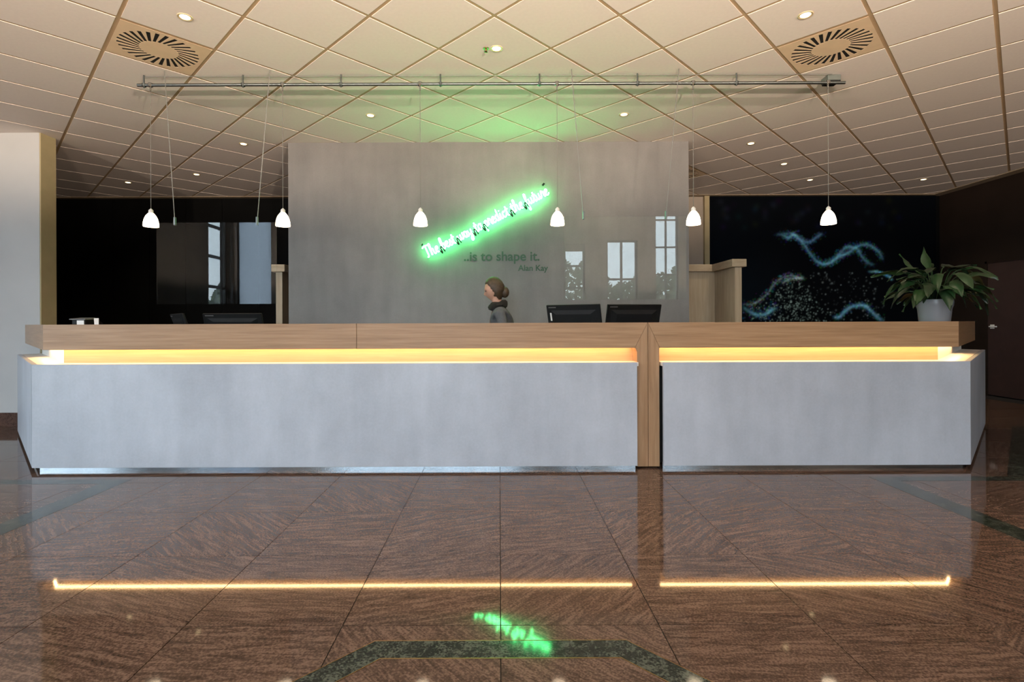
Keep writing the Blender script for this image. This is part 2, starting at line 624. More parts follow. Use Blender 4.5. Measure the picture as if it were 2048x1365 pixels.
for k in range(8):
    band('inlay_band', [octa(0.955, k), octa(1.05, k), octa(1.05, k + 1), octa(0.955, k + 1)], M['granite_green'])
    for a in (0.953, 1.048):
        band('brass_strip', [octa(a - 0.0013, k), octa(a + 0.0013, k), octa(a + 0.0013, k + 1), octa(a - 0.0013, k + 1)], M['brass'], 0.0014)
for s in (-1, 1):
    band('inlay_band', [(s * 2.61, 1.3), (s * 2.76, 1.3), (s * 2.76, 3.70), (s * 2.61, 3.70)], M['granite_green'])
    band('inlay_band', [(s * 2.76, 3.60), (s * 4.6, 3.60), (s * 4.6, 3.70), (s * 2.76, 3.70)], M['granite_green'])
band('inlay_band', [(3.60, 3.71), (3.85, 3.71), (5.60, 5.46), (5.35, 5.46)], M['granite_green'])

# ------------------------------------------------------------------ ceiling: tiles on a 45 degree grid
ceil = MB().box(XL - 0.2, XR + 0.2, 0.5, YB + 0.2, ZC + 0.0034, ZC + 0.12).build('ceiling', M['tbar'])
tag(ceil, 'suspended ceiling of square white tiles laid diagonally', 'ceiling', kind='structure')
R2 = math.sqrt(0.5)
U0, V0, PT, GAP = 0.681, 0.120, 0.60, 0.026
CX0, CX1, CY0, CY1 = XL + 0.10, XR - 0.16, 0.55, YB - 0.10


def clip_poly(poly):
    def half(ps, f):
        out = []
        for a, b in zip(ps, ps[1:] + ps[:1]):
            fa, fb = f(a), f(b)
            if fa >= 0: out.append(a)
            if fa * fb < 0:
                t = fa / (fa - fb)
                out.append((a[0] + (b[0] - a[0]) * t, a[1] + (b[1] - a[1]) * t))
        return out
    for f in (lambda p: p[0] - CX0, lambda p: CX1 - p[0], lambda p: p[1] - CY0, lambda p: CY1 - p[1]):
        poly = half(poly, f)
        if len(poly) < 3: return []
    return poly


def uv_xy(u, v):
    return ((u - v) * R2, (u + v) * R2)


hs = PT / 2 - GAP / 2
ctile_me = MB().box(-hs, hs, -hs, hs, 0.0, 0.018).mesh('ceiling_tile', (M['tile'],))
VENTS = [(0, 7), (6, 1), (10, 5)]       # grid cells that hold an air outlet instead of a tile
far_tiles = MB()
n_tiles = 0
for iu in range(-14, 26):
    for iv in range(-14, 26):
        if (iu, iv) in VENTS: continue
        u, v = U0 + (iu + 0.5) * PT, V0 + (iv + 0.5) * PT
        corners = [uv_xy(u + a, v + b) for a, b in ((-hs, -hs), (hs, -hs), (hs, hs), (-hs, hs))]
        poly = clip_poly(corners)
        if len(poly) < 3: continue
        area = abs(sum(poly[i][0] * poly[(i + 1) % len(poly)][1] - poly[(i + 1) % len(poly)][0] * poly[i][1] for i in range(len(poly)))) / 2
        if area < 0.004: continue
        x, y = uv_xy(u, v)
        whole = area > 0.999 * (2 * hs) ** 2
        vis = False
        if y > 0.8:
            for (a, b) in poly:
                if b > 0.8:
                    q = to_px(a, b, ZC)
                    if -120 < q[0] < 2170 and q[1] > -160: vis = True
        if vis:
            n_tiles += 1
            if whole:
                o = link('ceiling_tile', ctile_me, None, ceil)
                o.location = (x, y, ZC)
                o.rotation_euler = (0, 0, PI / 4)
            else:
                o = MB().prism([(a - x, b - y) for a, b in poly], 0.0, 0.018).build('ceiling_tile', M['tile'], ceil, False)
                o.location = (x, y, ZC)
        else:
            far_tiles.prism(poly, ZC, ZC + 0.018)
tag(far_tiles.build('ceiling_tiles_out_of_view', M['tile'], ceil), kind='stuff')
print('ceiling tiles', n_tiles)
# plain margin strips round the tile field
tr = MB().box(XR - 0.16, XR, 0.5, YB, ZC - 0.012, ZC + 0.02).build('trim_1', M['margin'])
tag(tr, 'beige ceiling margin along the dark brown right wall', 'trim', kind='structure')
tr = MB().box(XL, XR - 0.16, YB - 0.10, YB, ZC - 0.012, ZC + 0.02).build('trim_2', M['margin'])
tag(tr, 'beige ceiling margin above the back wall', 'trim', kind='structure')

# ------------------------------------------------------------------ walls
FW0, FW1, FY = -2.42, 2.178, 6.0
o = MB().box(FW0, FW1, FY, FY + 0.14, 0.0, ZC - 0.001).build('wall_feature', M['feature'])
tag(o, 'free-standing grey concrete wall behind the counter carrying the neon sign', 'wall', kind='structure')
o = MB().box(XL - 0.2, -2.6, YB, YB + 0.2, 0, ZC + 0.1).build('wall_back_left', M['black'])
tag(o, 'black back wall to the left of the concrete wall', 'wall', kind='structure')
for k in range(1, 8):
    x = XL + k * 0.6
    MB().box(x - 0.294, x + 0.294, YB - 0.014, YB + 0.01, 0.02, ZC - 0.03).build('wall_panel', M['black'], o)
o = MB().box(-2.6, 3.36, YB, YB + 0.2, 0, ZC + 0.1).build('wall_back', M['beige'])
tag(o, 'beige back wall beside the dark wave mural', 'wall', kind='structure')
o = MB().box(3.36, 3.44, YB - 0.06, YB + 0.2, 0, ZC - 0.013).build('trim_3', M['ochre'])
tag(o, 'brown upright trim at the left edge of the dark mural', 'trim', kind='structure')
o = MB().box(3.44, XR + 0.2, YB, YB + 0.2, 0, ZC + 0.1).build('wall_back_right', M['black'])
tag(o, 'dark back wall carrying the wave mural', 'wall', kind='structure')

# right wall with a door opening
DY0, DY1, DZ = 6.82, 7.78, 1.99
m = MB().box(XR, XR + 0.2, 0.5, DY0, 0, ZC + 0.1).box(XR, XR + 0.2, DY1, YB + 0.2, 0, ZC + 0.1).box(XR, XR + 0.2, DY0, DY1, DZ, ZC + 0.1).box(XR + 0.2, XR + 0.3, 0.5, YB + 0.2, -0.1, ZC + 0.1)  # the last box is an unseen backing added to stop outside light leaking in
o = m.build('wall_right', M['brown_wall'])
tag(o, 'dark brown wall on the right with a door', 'wall', kind='structure')
d = empty('door_1', (XR, DY0, 0), label='dark red-brown door in the right wall with a small bright handle', cat='door', kind='structure')
MB().box(XR - 0.012, XR + 0.06, DY0 + 0.035, DY1 - 0.035, 0.012, DZ - 0.035).build('door_leaf', M['brown_door'], d, bevel=0.003)
m = MB().box(XR - 0.02, XR + 0.1, DY0, DY0 + 0.035, 0, DZ).box(XR - 0.02, XR + 0.1, DY1 - 0.035, DY1, 0, DZ).box(XR - 0.02, XR + 0.1, DY0, DY1, DZ - 0.035, DZ)
m.build('door_frame', M['brown_wall'], d)
m = MB().tube([(XR - 0.012, DY1 - 0.11, 1.02), (XR - 0.06, DY1 - 0.11, 1.02), (XR - 0.06, DY1 - 0.22, 1.02)], 0.010, 10)
m.box(XR - 0.02, XR - 0.011, DY1 - 0.14, DY1 - 0.08, 0.99, 1.05)
h = m.build('handle', M['handle'], d, smooth=True)
tag(h, 'chrome lever handle')

# white wall end on the left and the black room's side wall
WX, WY0, WY1 = -4.97, 5.65, 5.85
o = MB().box(LX0, WX, WY0, WY1, 0.15, ZC - 0.001).build('wall_left', M['white_paint'])
tag(o, 'white wall end at the left of the counter', 'wall', kind='structure')
ret = MB().box(WX, WX + 0.012, WY0 + 0.004, WY1, 0.15, ZC - 0.001).build('wall_reveal', M['ochre'], o)  # warm light on this return is put into its ochre colour
o = MB().box(LX0, WX + 0.006, WY0 - 0.012, WY1, 0.0, 0.15).build('baseboard_left', M['granite_base'], bevel=0.002)
tag(o, 'dark brown granite baseboard under the white wall', 'baseboard', kind='structure')
o = MB().box(XL - 0.15, XL, WY1, YB, 0, ZC + 0.1).build('wall_left_back', M['black'])
tag(o, 'black side wall of the room behind the counter', 'wall', kind='structure')
o = MB().box(LX0 - 0.3, LX0, 2.6, WY1, 0, ZC + 0.1).build('wall_left_front', M['white_paint'])
tag(o, 'white side wall at the far left of the lobby', 'wall', kind='structure')

# ---------- lobby behind the camera: double height, glazed rear and left walls (lights the room, seen mirrored in the glass)
LZ = 5.4


def wall_y(name, y0, y1, x0, x1, z1, holes, mat, label):
    mm = MB()
    x = x0
    for (a, b, c, dd) in sorted(holes):
        if a > x: mm.box(x, a, y0, y1, 0, z1)
        if c > 0: mm.box(a, b, y0, y1, 0, c)
        if dd < z1: mm.box(a, b, y0, y1, dd, z1)
        x = b
    if x < x1: mm.box(x, x1, y0, y1, 0, z1)
    return tag(mm.build(name, mat), label, 'wall', kind='structure')


def wall_x(name, x0, x1, y0, y1, z1, holes, mat, label):
    mm = MB()
    y = y0
    for (a, b, c, dd) in sorted(holes):
        if a > y: mm.box(x0, x1, y, a, 0, z1)
        if c > 0: mm.box(x0, x1, a, b, 0, c)
        if dd < z1: mm.box(x0, x1, a, b, dd, z1)
        y = b
    if y < y1: mm.box(x0, x1, y, y1, 0, z1)
    return tag(mm.build(name, mat), label, 'wall', kind='structure')


rear_holes = [(-7.66, -6.62, 0.9, 4.9), (-4.7, 0.5, 0.05, 4.75), (1.89, 2.49, 0.2, 3.40), (3.12, 4.02, 0.1, 3.50), (4.54, 5.21, 0.9, 4.9)]
wall_y('wall_rear', LY - 0.3, LY, LX0 - 0.3, LX1 + 0.3, LZ, rear_holes, M['lobby_paint'], 'lobby wall with tall windows behind the viewer')
left_holes = [(-6.40, -5.28, 1.3, 4.6), (-3.1, 2.3, 0.3, 4.1)]
wall_x('wall_lobby_left', LX0 - 0.3, LX0, LY - 0.3, 2.6, LZ, left_holes, M['lobby_dark'], 'left lobby wall with windows behind the viewer')
wall_x('wall_lobby_right', LX1, LX1 + 0.3, LY - 0.3, 0.7, LZ, [], M['lobby_paint'], 'right lobby wall behind the viewer')
o = MB().box(LX0 - 0.3, LX1 + 0.3, LY - 0.3, 0.5, LZ, LZ + 0.2).build('ceiling_lobby', M['lobby_paint'])
tag(o, 'high lobby ceiling behind the viewer', 'ceiling', kind='structure')
o = MB().box(LX0 - 0.3, LX1 + 0.3, 0.38, 0.5, ZC, LZ).build('wall_bulkhead', M['lobby_paint'])
tag(o, 'bulkhead between the high lobby and the lower ceiling', 'wall', kind='structure')
m = MB().box(LX0 - 0.3, XL - 0.2, 0.5, WY1, ZC + 0.0, ZC + 0.12).box(XR + 0.2, LX1 + 0.3, 0.38, 0.7, 0, ZC + 0.1)
m.box(LX0 - 0.3, LX0, 2.3, 2.6, 0, ZC + 0.1)
o = m.build('wall_lobby_return', M['lobby_paint'])
tag(o, 'wall returns closing the lobby sides', 'wall', kind='structure')


def window(name, ax, a0, a1, z0, z1, at, nv, nh, label, pane=None, bar=0.03):
    """ax 'y': in a wall facing Y at y=at; ax 'x': in a wall facing X"""
    wdw = empty(name, (0, 0, 0), label=label, cat='window', kind='structure')

    def bx(mm, u0, u1, w0, w1, t0, t1):
        if ax == 'y': mm.box(u0, u1, at + t0, at + t1, w0, w1)
        else: mm.box(at + t0, at + t1, u0, u1, w0, w1)
    f = MB()
    bx(f, a0, a0 + bar * 1.6, z0, z1, -0.04, 0.04)
    bx(f, a1 - bar * 1.6, a1, z0, z1, -0.04, 0.04)
    bx(f, a0, a1, z0, z0 + bar * 1.6, -0.04, 0.04)
    bx(f, a0, a1, z1 - bar * 1.6, z1, -0.04, 0.04)
    f.build('window_frame', M['frame_dark'], wdw)
    for i in range(1, nv):
        u = a0 + (a1 - a0) * i / nv
        f = MB(); bx(f, u - bar, u + bar, z0, z1, -0.03, 0.03); f.build('mullion', M['frame_dark'], wdw)
    for i in range(1, nh):
        z = z0 + (z1 - z0) * i / nh
        f = MB(); bx(f, a0, a1, z - bar, z + bar, -0.025, 0.025); f.build('glazing_bar', M['frame_dark'], wdw)
    for i in range(nv):
        f = MB()
        u0, u1 = a0 + (a1 - a0) * i / nv, a0 + (a1 - a0) * (i + 1) / nv
        bx(f, u0, u1, z0, z1, -0.003, 0.003)
        f.build('pane', pane or M['glass'], wdw)
    return wdw


window('window_1', 'y', -7.66, -6.62, 0.9, 4.9, LY - 0.15, 1, 1, 'tall frosted lobby window mirrored in the hanging glass', M['frosted'])
window('window_2', 'y', -4.7, 0.5, 0.05, 4.75, LY - 0.15, 4, 2, 'wide glazed lobby front behind the viewer')
window('window_3', 'y', 1.89, 2.49, 0.2, 3.40, LY - 0.15, 1, 5, 'narrow lobby window mirrored beside the right hanging glass edge')
bl = MB().box(1.92, 2.46, LY - 0.10, LY - 0.09, 3.18, 3.38).build('window_blind', M['lobby_paint'])
tag(bl, 'grey roller blind at the head of the narrow lobby window', 'blind')
window('window_4', 'y', 3.12, 4.02, 0.1, 3.50, LY - 0.15, 2, 3, 'lobby window of two lights mirrored in the middle of the hanging glass')
window('window_5', 'y', 4.54, 5.21, 0.9, 4.9, LY - 0.15, 2, 5, 'tall paned lobby window mirrored at the right of the hanging glass', bar=0.022)
window('window_6', 'x', -6.40, -5.28, 1.3, 4.6, LX0 - 0.15, 1, 4, 'side lobby window with cross bars mirrored in the left hanging glass', bar=0.04)
window('window_7', 'x', -3.1, 2.3, 0.3, 4.1, LX0 - 0.15, 4, 2, 'wide side glazing of the lobby left of the viewer')
o = MB().box(-70, 70, -90, LY - 0.31, -0.4, -0.15).box(-70, LX0 - 0.31, LY - 0.31, 60, -0.4, -0.15).build('ground', M['outdoor'])
tag(o, 'grey paving outside the lobby windows', 'ground', kind='structure')

# two trees outside, mirrored low in the glass


def tree(x, y, h, seed, label):
    rnd = random.Random(seed)
    t = empty('tree', (x, y, -0.15), label=label, cat='tree', group='trees outside the lobby windows')
    MB().tube([(0, 0, 0), (0.05, 0, h * 0.4), (0, 0, h * 0.8)], [0.22, 0.16, 0.06], 8).build('trunk', M['bark'], t, False)
    mm = MB()
    for k in range(700):
        zz = rnd.random() ** 0.8
        rr = h * 0.24 * math.sin(PI * min(1, 0.12 + zz * 0.88)) * rnd.random() ** 0.4
        a = rnd.random() * 2 * PI
        c = Vector((rr * math.cos(a), rr * math.sin(a), h * (0.2 + 0.8 * zz)))
        d1 = Vector((rnd.gauss(0, 1), rnd.gauss(0, 1), rnd.gauss(0, 1))).normalized() * 0.22
        d2 = d1.orthogonal().normalized() * 0.17
        mm.add([c - d1, c + d2, c + d1, c - d2], [(0, 1, 2, 3)])
    tag(mm.build('crown', M['tree_leaf'], t, False), kind='stuff')


def hedge():
    rnd = random.Random(5)
    h = empty('hedge', (8.0, -24.4, -0.15), label='tall leafy hedge outside mirrored low in the lobby windows', cat='hedge')
    mm = MB()
    for k in range(5200):
        x = rnd.uniform(-5.5, 6.5)
        X = x + 8.0
        top = (5.1 if X < 5.8 else 3.9 if X < 9.2 else 4.5) + 0.35 * math.sin(X * 2.3) + 0.2 * math.sin(X * 5.1)
        c = Vector((x, rnd.uniform(-0.7, 0.7), top * rnd.random() ** 0.6))
        d1 = Vector((rnd.gauss(0, 1), rnd.gauss(0, 1), rnd.gauss(0, 1))).normalized() * 0.17
        d2 = d1.orthogonal().normalized() * 0.12
        mm.add([c - d1, c + d2, c + d1, c - d2], [(0, 1, 2, 3)])
    tag(mm.build('foliage', M['tree_leaf'], h, False), kind='stuff')
    for x in range(-5, 7):
        MB().tube([(x, 0, 0), (x + 0.1, 0, 1.6), (x, 0.05, 3.2)], [0.07, 0.05, 0.02], 6).build('stem', M['bark'], h, False)


hedge()
tree(-13.2, -16.5, 3.2, 4, 'slim tree outside the side lobby window')

# ------------------------------------------------------------------ reception counter (two modules on a plan with 45 degree wings)
BX, CX, PY = -3.475, 3.495, 3.88
TN = math.tan(PI / 8)
WL, WR = 1.37, 1.565          # plan run (x and y) of the left and right wings


def Bp(d): return (BX + TN * d, PY + d)
def Cp(d): return (CX - TN * d, PY + d)
def Ap(d, t): b = Bp(d); return (b[0] - t, b[1] + t)
def Dp(d, t): c = Cp(d); return (c[0] + t, c[1] + t)


def strip_left(d0, d1, x1): return [Bp(d0), (x1, PY + d0), (x1, PY + d1), Bp(d1)]
def strip_right(d0, d1, x0): return [(x0, PY + d0), Cp(d0), Cp(d1), (x0, PY + d1)]
def wing_left(d0, d1, t=WL): return [Bp(d0), Bp(d1), Ap(d1, t), Ap(d0, t)]
def wing_right(d0, d1, t=WR): return [Cp(d0), Dp(d0, t), Dp(d1, t), Cp(d1)]


ZP0, ZP1, ZF0, ZT = 0.034, 0.803, 0.908, 1.10
PXL, PXR = 1.021, 1.218       # inner ends of the two front boards
SEAM = 1.120
g = 0.0015


def counter(side, label):
    L = side == 'l'
    c = empty('reception_counter', (BX if L else CX, PY, 0), label=label, cat='counter', group='two joined reception counter modules')
    strip = (lambda a, b, e: strip_left(a, b, e)) if L else (lambda a, b, e: strip_right(a, b, e))
    wing = wing_left if L else wing_right
    px = PXL if L else PXR
    sgn = -1 if L else 1
    tf = WL + 0.10 if L else WR - 0.19      # length of the wooden wing rail
    ow = M['oak_wl'] if L else M['oak_wr']
    # concrete boards
    MB().prism(strip(0, 0.03, px), ZP0, ZP1).build('front_panel', M['board'], c, bevel=0.0012)
    wq = wing(0, 0.03)
    wq = [(x + sgn * 0.002, y + 0.001) for x, y in wq]
    MB().prism(wq, ZP0, ZP1).build('wing_panel', M['board'], c, bevel=0.0012)
    # ledge behind the boards
    MB().prism(strip(0.031, 0.192, px + (0.018 if L else 0)), ZP1 - 0.03, ZP1 - 0.002).build('ledge', M['ledge'], c)
    MB().prism(wing(0.033, 0.192), ZP1 - 0.03, ZP1 - 0.002).build('ledge', M['ledge'], c)
    # back of the lit recess
    MB().prism(strip(0.192, 0.21, px + (0.018 if L else -0.01)), ZP1 - 0.03, ZF0 + 0.012).build('recess_back', M['oak_recess'], c)
    tag(MB().prism(wing(0.192, 0.21), ZP1 - 0.03, ZF0 + 0.012).build('recess_back', M['white_board'], c), 'white board at the back of the lit wing recess')
    # led strip under the rail
    ls = strip_left(0.135, 0.147, PXL - 0.01) if L else strip_right(0.135, 0.147, PXR + 0.005)
    MB().prism(ls, ZF0 + 0.007, ZF0 + 0.0115).build('led_strip', M['led'], c)
    MB().prism(wing(0.135, 0.147, 0.80), ZF0 + 0.007, ZF0 + 0.0115).build('led_strip', M['led'], c)
    # wooden rail: a fascia board in front and a top board, mitred into the upright leg
    xi0, xi1 = (1.021, SEAM - g) if L else (1.210, SEAM + g)   # lower / upper end of the mitre
    cuts = [BX, -1.08, None] if L else [None, CX]

    def fascia(x_from, x_to):
        # sloped mitre at the inner end only
        mm = MB()
        b0, b1 = (Bp(0.066), Bp(0.096)) if L else (Cp(0.066), Cp(0.096))
        y0, y1 = PY + 0.066, PY + 0.096
        if L and x_from is None:      # corner end board
            lo0, lo1, hi0, hi1 = b0[0], b1[0], b0[0], b1[0]
        elif L: lo0 = lo1 = hi0 = hi1 = x_from + g
        if L and x_to is None: r_lo, r_hi = xi0, xi1
        elif L: r_lo = r_hi = x_to - g
        if not L:
            lo0 = lo1 = xi0; hi0 = hi1 = xi1
            vs = [(xi0, y0, ZF0), (b0[0], y0, ZF0), (b1[0], y1, ZF0), (xi0, y1, ZF0), (xi1, y0, ZT), (b0[0], y0, ZT), (b1[0], y1, ZT), (xi1, y1, ZT)]
        else:
            vs = [(lo0, y0, ZF0), (r_lo, y0, ZF0), (r_lo, y1, ZF0), (lo1, y1, ZF0), (hi0, y0, ZT), (r_hi, y0, ZT), (r_hi, y1, ZT), (hi1, y1, ZT)]
        mm.add(vs, [(0, 3, 2, 1), (4, 5, 6, 7), (0, 1, 5, 4), (2, 3, 7, 6), (0, 4, 7, 3), (1, 2, 6, 5)])
        return mm.build('fascia_board', M['oak_x'], c, bevel=0.0008)
    if L:
        fascia(None, -1.08); fascia(-1.08, None)
    else:
        fascia(None, None)
    MB().prism(wing(0.066, 0.096, tf), ZF0, ZT).build('wing_fascia', ow, c, bevel=0.0008)
    MB().prism(strip(0.096, 0.50, SEAM - g if L else SEAM + g), ZT - 0.03, ZT).build('counter_top', M['oak_x'], c)
    MB().prism(wing(0.096, 0.50, tf), ZT - 0.03, ZT).build('counter_top', ow, c)
    MB().prism(strip(0.096, 0.21, px + (0.018 if L else -0.01)), ZF0 + 0.012, ZF0 + 0.028).build('rail_soffit', M['oak_x'], c)
    MB().prism(wing(0.096, 0.21, tf), ZF0 + 0.012, ZF0 + 0.028).build('rail_soffit', ow, c)
    q = (Ap(0.066, tf), Ap(0.50, tf)) if L else (Dp(0.066, tf), Dp(0.50, tf))
    # upright leg with a mitred head
    y0, y1 = PY + 0.066, PY + 0.21
    if L: a0, a1 = 1.038, SEAM - g
    else: a0, a1 = SEAM + g, 1.206
    xm = xi0
    poly = [(a0, 0.012), (a1, 0.012), (SEAM + (-g if L else g), ZT - 0.004), (xm + (g if L else -g), ZF0 + 0.001)]
    if L: pts = [(a0, 0.012), (a1, 0.012), (a1, ZT - 0.004), (xm + 0.003, ZF0 + 0.003), (a0, ZF0 - 0.03)]
    else: pts = [(a0, 0.012), (a1, 0.012), (a1, ZF0 - 0.03), (xm - 0.003, ZF0 + 0.003), (a0, ZT - 0.004)]
    mm = MB()
    n = len(pts)
    vs = [(x, y0 - 0.0006, z) for x, z in pts] + [(x, y1, z) for x, z in pts]
    fs = [tuple(range(n)), tuple(range(n, 2 * n))[::-1]] + [(i, n + i, n + (i + 1) % n, (i + 1) % n) for i in range(n)]
    mm.add(vs, fs)
    mm.build('leg', M['oak_z'], c, bevel=0.0008)
    # steel plinth and dark carcass
    pe = (0.98, 1.005) if L else (1.245, 1.225)
    MB().prism(strip(0.045, 0.06, px - 0.004 if L else px + 0.004), 0.0, ZP0 + 0.02).build('plinth', M['plinth'], c)
    MB().prism(wing(0.045, 0.06), 0.0, ZP0 + 0.02).build('plinth', M['plinth'], c)
    MB().prism(strip(0.22, 0.46, px), 0.0, ZT - 0.032).build('carcass', M['dark_core'], c)
    MB().prism(wing(0.22, 0.46, min(tf, WL if L else WR) - 0.01), 0.0, ZT - 0.032).build('carcass', M['dark_core'], c)
    return c


counter('l', 'long reception counter module left of the wooden post, concrete front and oak rail')
counter('r', 'short reception counter module right of the wooden post, concrete front and oak rail')

# work desk behind the counter
wd = empty('work_desk', (0, 4.75, 0), label='grey staff desk behind the reception counter under the monitors', cat='desk')
MB().box(-3.2, 3.2, 4.40, 5.02, 0.71, 0.74).build('desk_top', M['desk'], wd, bevel=0.002)
for x in (-3.1, -1.0, 1.0, 3.1):
    MB().box(x - 0.02, x + 0.02, 4.45, 4.97, 0.0, 0.71).build('leg', M['desk'], wd)

# ------------------------------------------------------------------ low oak partitions beside the concrete wall
ZPT = 1.84
pt = empty('low_partition', (2.8, 6.4, 0), label='shoulder-high oak partition with capped top right of the concrete wall', cat='partition', group='low oak partitions')
MB().box(2.772, 2.852, 6.15, 6.80, 0, ZPT - 0.09).build('side_panel', M['oak_pale'], pt)
MB().box(2.20, 2.770, 6.72, 6.80, 0, ZPT - 0.09).build('front_panel', M['oak_pale'], pt)
MB().prism([(2.725, 6.115), (2.895, 6.115), (2.895, 6.835), (2.725, 6.835)], ZPT - 0.09, ZPT).build('cap', M['oak_cap'], pt, bevel=0.003)
MB().box(2.20, 2.722, 6.68, 6.835, ZPT - 0.09, ZPT).build('cap', M['oak_cap'], pt, bevel=0.003)
pt = empty('low_partition', (-2.75, 6.7, 0), label='shoulder-high oak partition showing at the left edge of the concrete wall', cat='partition', group='low oak partitions')
MB().box(-2.797, -2.717, 6.54, 7.20, 0, ZPT - 0.09).build('side_panel', M['oak_pale'], pt)
MB().box(-2.84, -2.674, 6.505, 7.235, ZPT - 0.09, ZPT).build('cap', M['oak_cap'], pt, bevel=0.003)

# ------------------------------------------------------------------ wave mural (flat print)
MX0, MX1, MZ0, MZ1, MY = 3.445, 7.15, 0.06, 3.160, 8.55


def mural():
    nx, nz = 430, 350
    xs = np.linspace(MX0, MX1, nx + 1)
    zs = np.linspace(MZ0, MZ1, nz + 1)
    X, Z = np.meshgrid(xs, zs)
    img = np.zeros((nz + 1, nx + 1, 3))
    img[:] = (0.0012, 0.0022, 0.0042)
    rng = np.random.default_rng(3)
    img += np.exp(-((X - 3.7) ** 2 / 0.5 + (Z - 1.6) ** 2 / 0.8))[..., None] * np.array((0.001, 0.004, 0.008))

    def crop(cx, cy):
        q = P(1420 + cx / 4.452, 390 + cy / 4.452, MY)
        return q.x, q.z

    def dot(x, z, r, col):
        i0 = np.searchsorted(xs, x - 3 * r); i1 = np.searchsorted(xs, x + 3 * r) + 1
        j0 = np.searchsorted(zs, z - 3 * r); j1 = np.searchsorted(zs, z + 3 * r) + 1
        if i0 >= i1 or j0 >= j1: return
        a = np.exp(-((X[j0:j1, i0:i1] - x) ** 2 + (Z[j0:j1, i0:i1] - z) ** 2) / (r * r))
        img[j0:j1, i0:i1] += a[..., None] * np.array(col)

    def curve(pts, amp, width, spread, col):
        path = smooth_path([crop(*p) + (0,) for p in pts], 14)
        n = len(path)
        for i, q in enumerate(path):
            t = i / (n - 1)
            f = amp * min(1, 6 * t + 0.15, 6 * (1 - t) + 0.15)
            dot(q.x, q.y, width, [c * f for c in col])
            for _ in range(5):
                dot(q.x + rng.normal(0, spread), q.y + rng.normal(0, spread), 0.008 + 0.008 * rng.random(), [c * f * rng.random() ** 2 * 1.8 for c in col])
    cy = (0.030, 0.085, 0.125)
    wh = (0.10, 0.16, 0.18)
    curve([(600, 350), (660, 365), (700, 385), (735, 355), (770, 365), (810, 410), (850, 460), (890, 520), (940, 580), (1000, 615), (1060, 610), (1110, 570), (1160, 520), (1210, 470), (1260, 465), (1310, 480), (1350, 545), (1400, 600), (1450, 620)], 0.65, 0.020, 0.035, cy)
    curve([(600, 350), (720, 350), (800, 400), (860, 420), (910, 410), (960, 370), (1000, 340)], 0.5, 0.022, 0.03, (0.025, 0.060, 0.11))
    curve([(1080, 590), (1150, 560), (1220, 520), (1280, 480), (1340, 450), (1400, 445), (1460, 470), (1510, 520), (1540, 580)], 0.55, 0.020, 0.03, cy)
    curve([(940, 600), (1020, 618), (1100, 590), (1150, 545), (1200, 530), (1280, 505)], 0.6, 0.018, 0.03, cy)
    curve([(1410, 685), (1480, 685), (1540, 700), (1600, 730), (1620, 760)], 0.5, 0.018, 0.012, cy)
    curve([(290, 975), (370, 975), (440, 940), (510, 880), (570, 800), (640, 740), (720, 720), (780, 735), (840, 750)], 0.35, 0.013, 0.03, wh)
    curve([(290, 1000), (370, 1050), (430, 1070), (500, 1060), (540, 1030), (590, 1010)], 0.6, 0.026, 0.05, cy)
    curve([(1100, 1090), (1150, 1090), (1200, 1040), (1250, 1000), (1320, 985), (1380, 990), (1430, 1030), (1490, 1090), (1540, 1120)], 0.6, 0.026, 0.03, cy)
    curve([(640, 790), (700, 755), (780, 740), (830, 745)], 0.4, 0.012, 0.02, wh)
    for _ in range(620):
        cx_, cy_ = rng.normal(720, 190), rng.uniform(740, 1130)
        top = 1000 - 290 * math.exp(-((cx_ - 740) / 170) ** 2)
        if cy_ < top: continue
        x, z = crop(cx_, cy_)
        a = rng.random() ** 2
        dot(x, z, 0.007 + 0.006 * rng.random(), [c * (0.15 + 1.0 * a) for c in (0.19, 0.28, 0.27)])
    for _ in range(170):
        x, z = crop(rng.uniform(880, 1560), rng.uniform(690, 1120))
        a = rng.random() ** 3
        dot(x, z, 0.008 + 0.008 * rng.random(), [c * (0.08 + 0.7 * a) for c in (0.22, 0.28, 0.30)])
    for _ in range(40):
        x, z = crop(rng.uniform(60, 1700), rng.uniform(30, 300))
        dot(x, z, 0.05, [c * 0.05 * rng.random() for c in (0.10, 0.12, 0.25)])
    img = np.clip(img, 0, 0.8)
    me = bpy.data.meshes.new('mural_print')
    V = np.stack([X, np.full_like(X, MY), Z], -1).reshape(-1, 3)
    idx = np.arange((nx + 1) * (nz + 1)).reshape(nz + 1, nx + 1)
    Fq = np.stack([idx[:-1, :-1], idx[:-1, 1:], idx[1:, 1:], idx[1:, :-1]], -1).reshape(-1, 4)
    me.vertices.add(len(V)); me.vertices.foreach_set('co', V.ravel())
    me.loops.add(Fq.size); me.loops.foreach_set('vertex_index', Fq.ravel())
    me.polygons.add(len(Fq)); me.polygons.foreach_set('loop_start', np.arange(0, Fq.size, 4))
    me.update(calc_edges=True)
    at = me.color_attributes.new('print', 'FLOAT_COLOR', 'POINT')
    at.data.foreach_set('color', np.concatenate([img.reshape(-1, 3), np.ones((len(V), 1))], 1).astype(np.float32).ravel())
    mt, n, l, b = new_mat('wave_mural_print')
    a = n.new('ShaderNodeAttribute'); a.attribute_name = 'print'
    l.new(a.outputs['Color'], b.inputs['Base Color'])
    b.inputs['Roughness'].default_value = 0.7
    b.inputs['Specular IOR Level'].default_value = 0.05
    root = empty('wave_mural', (5.3, MY, MZ0), label='black wall mural printed with glowing blue particle waves', cat='mural')
    link('print', me, mt, root, True)
    MB().box(MX0, MX1, MY + 0.003, YB - 0.001, MZ0, MZ1).build('backing_board', M['black'], root)


mural()

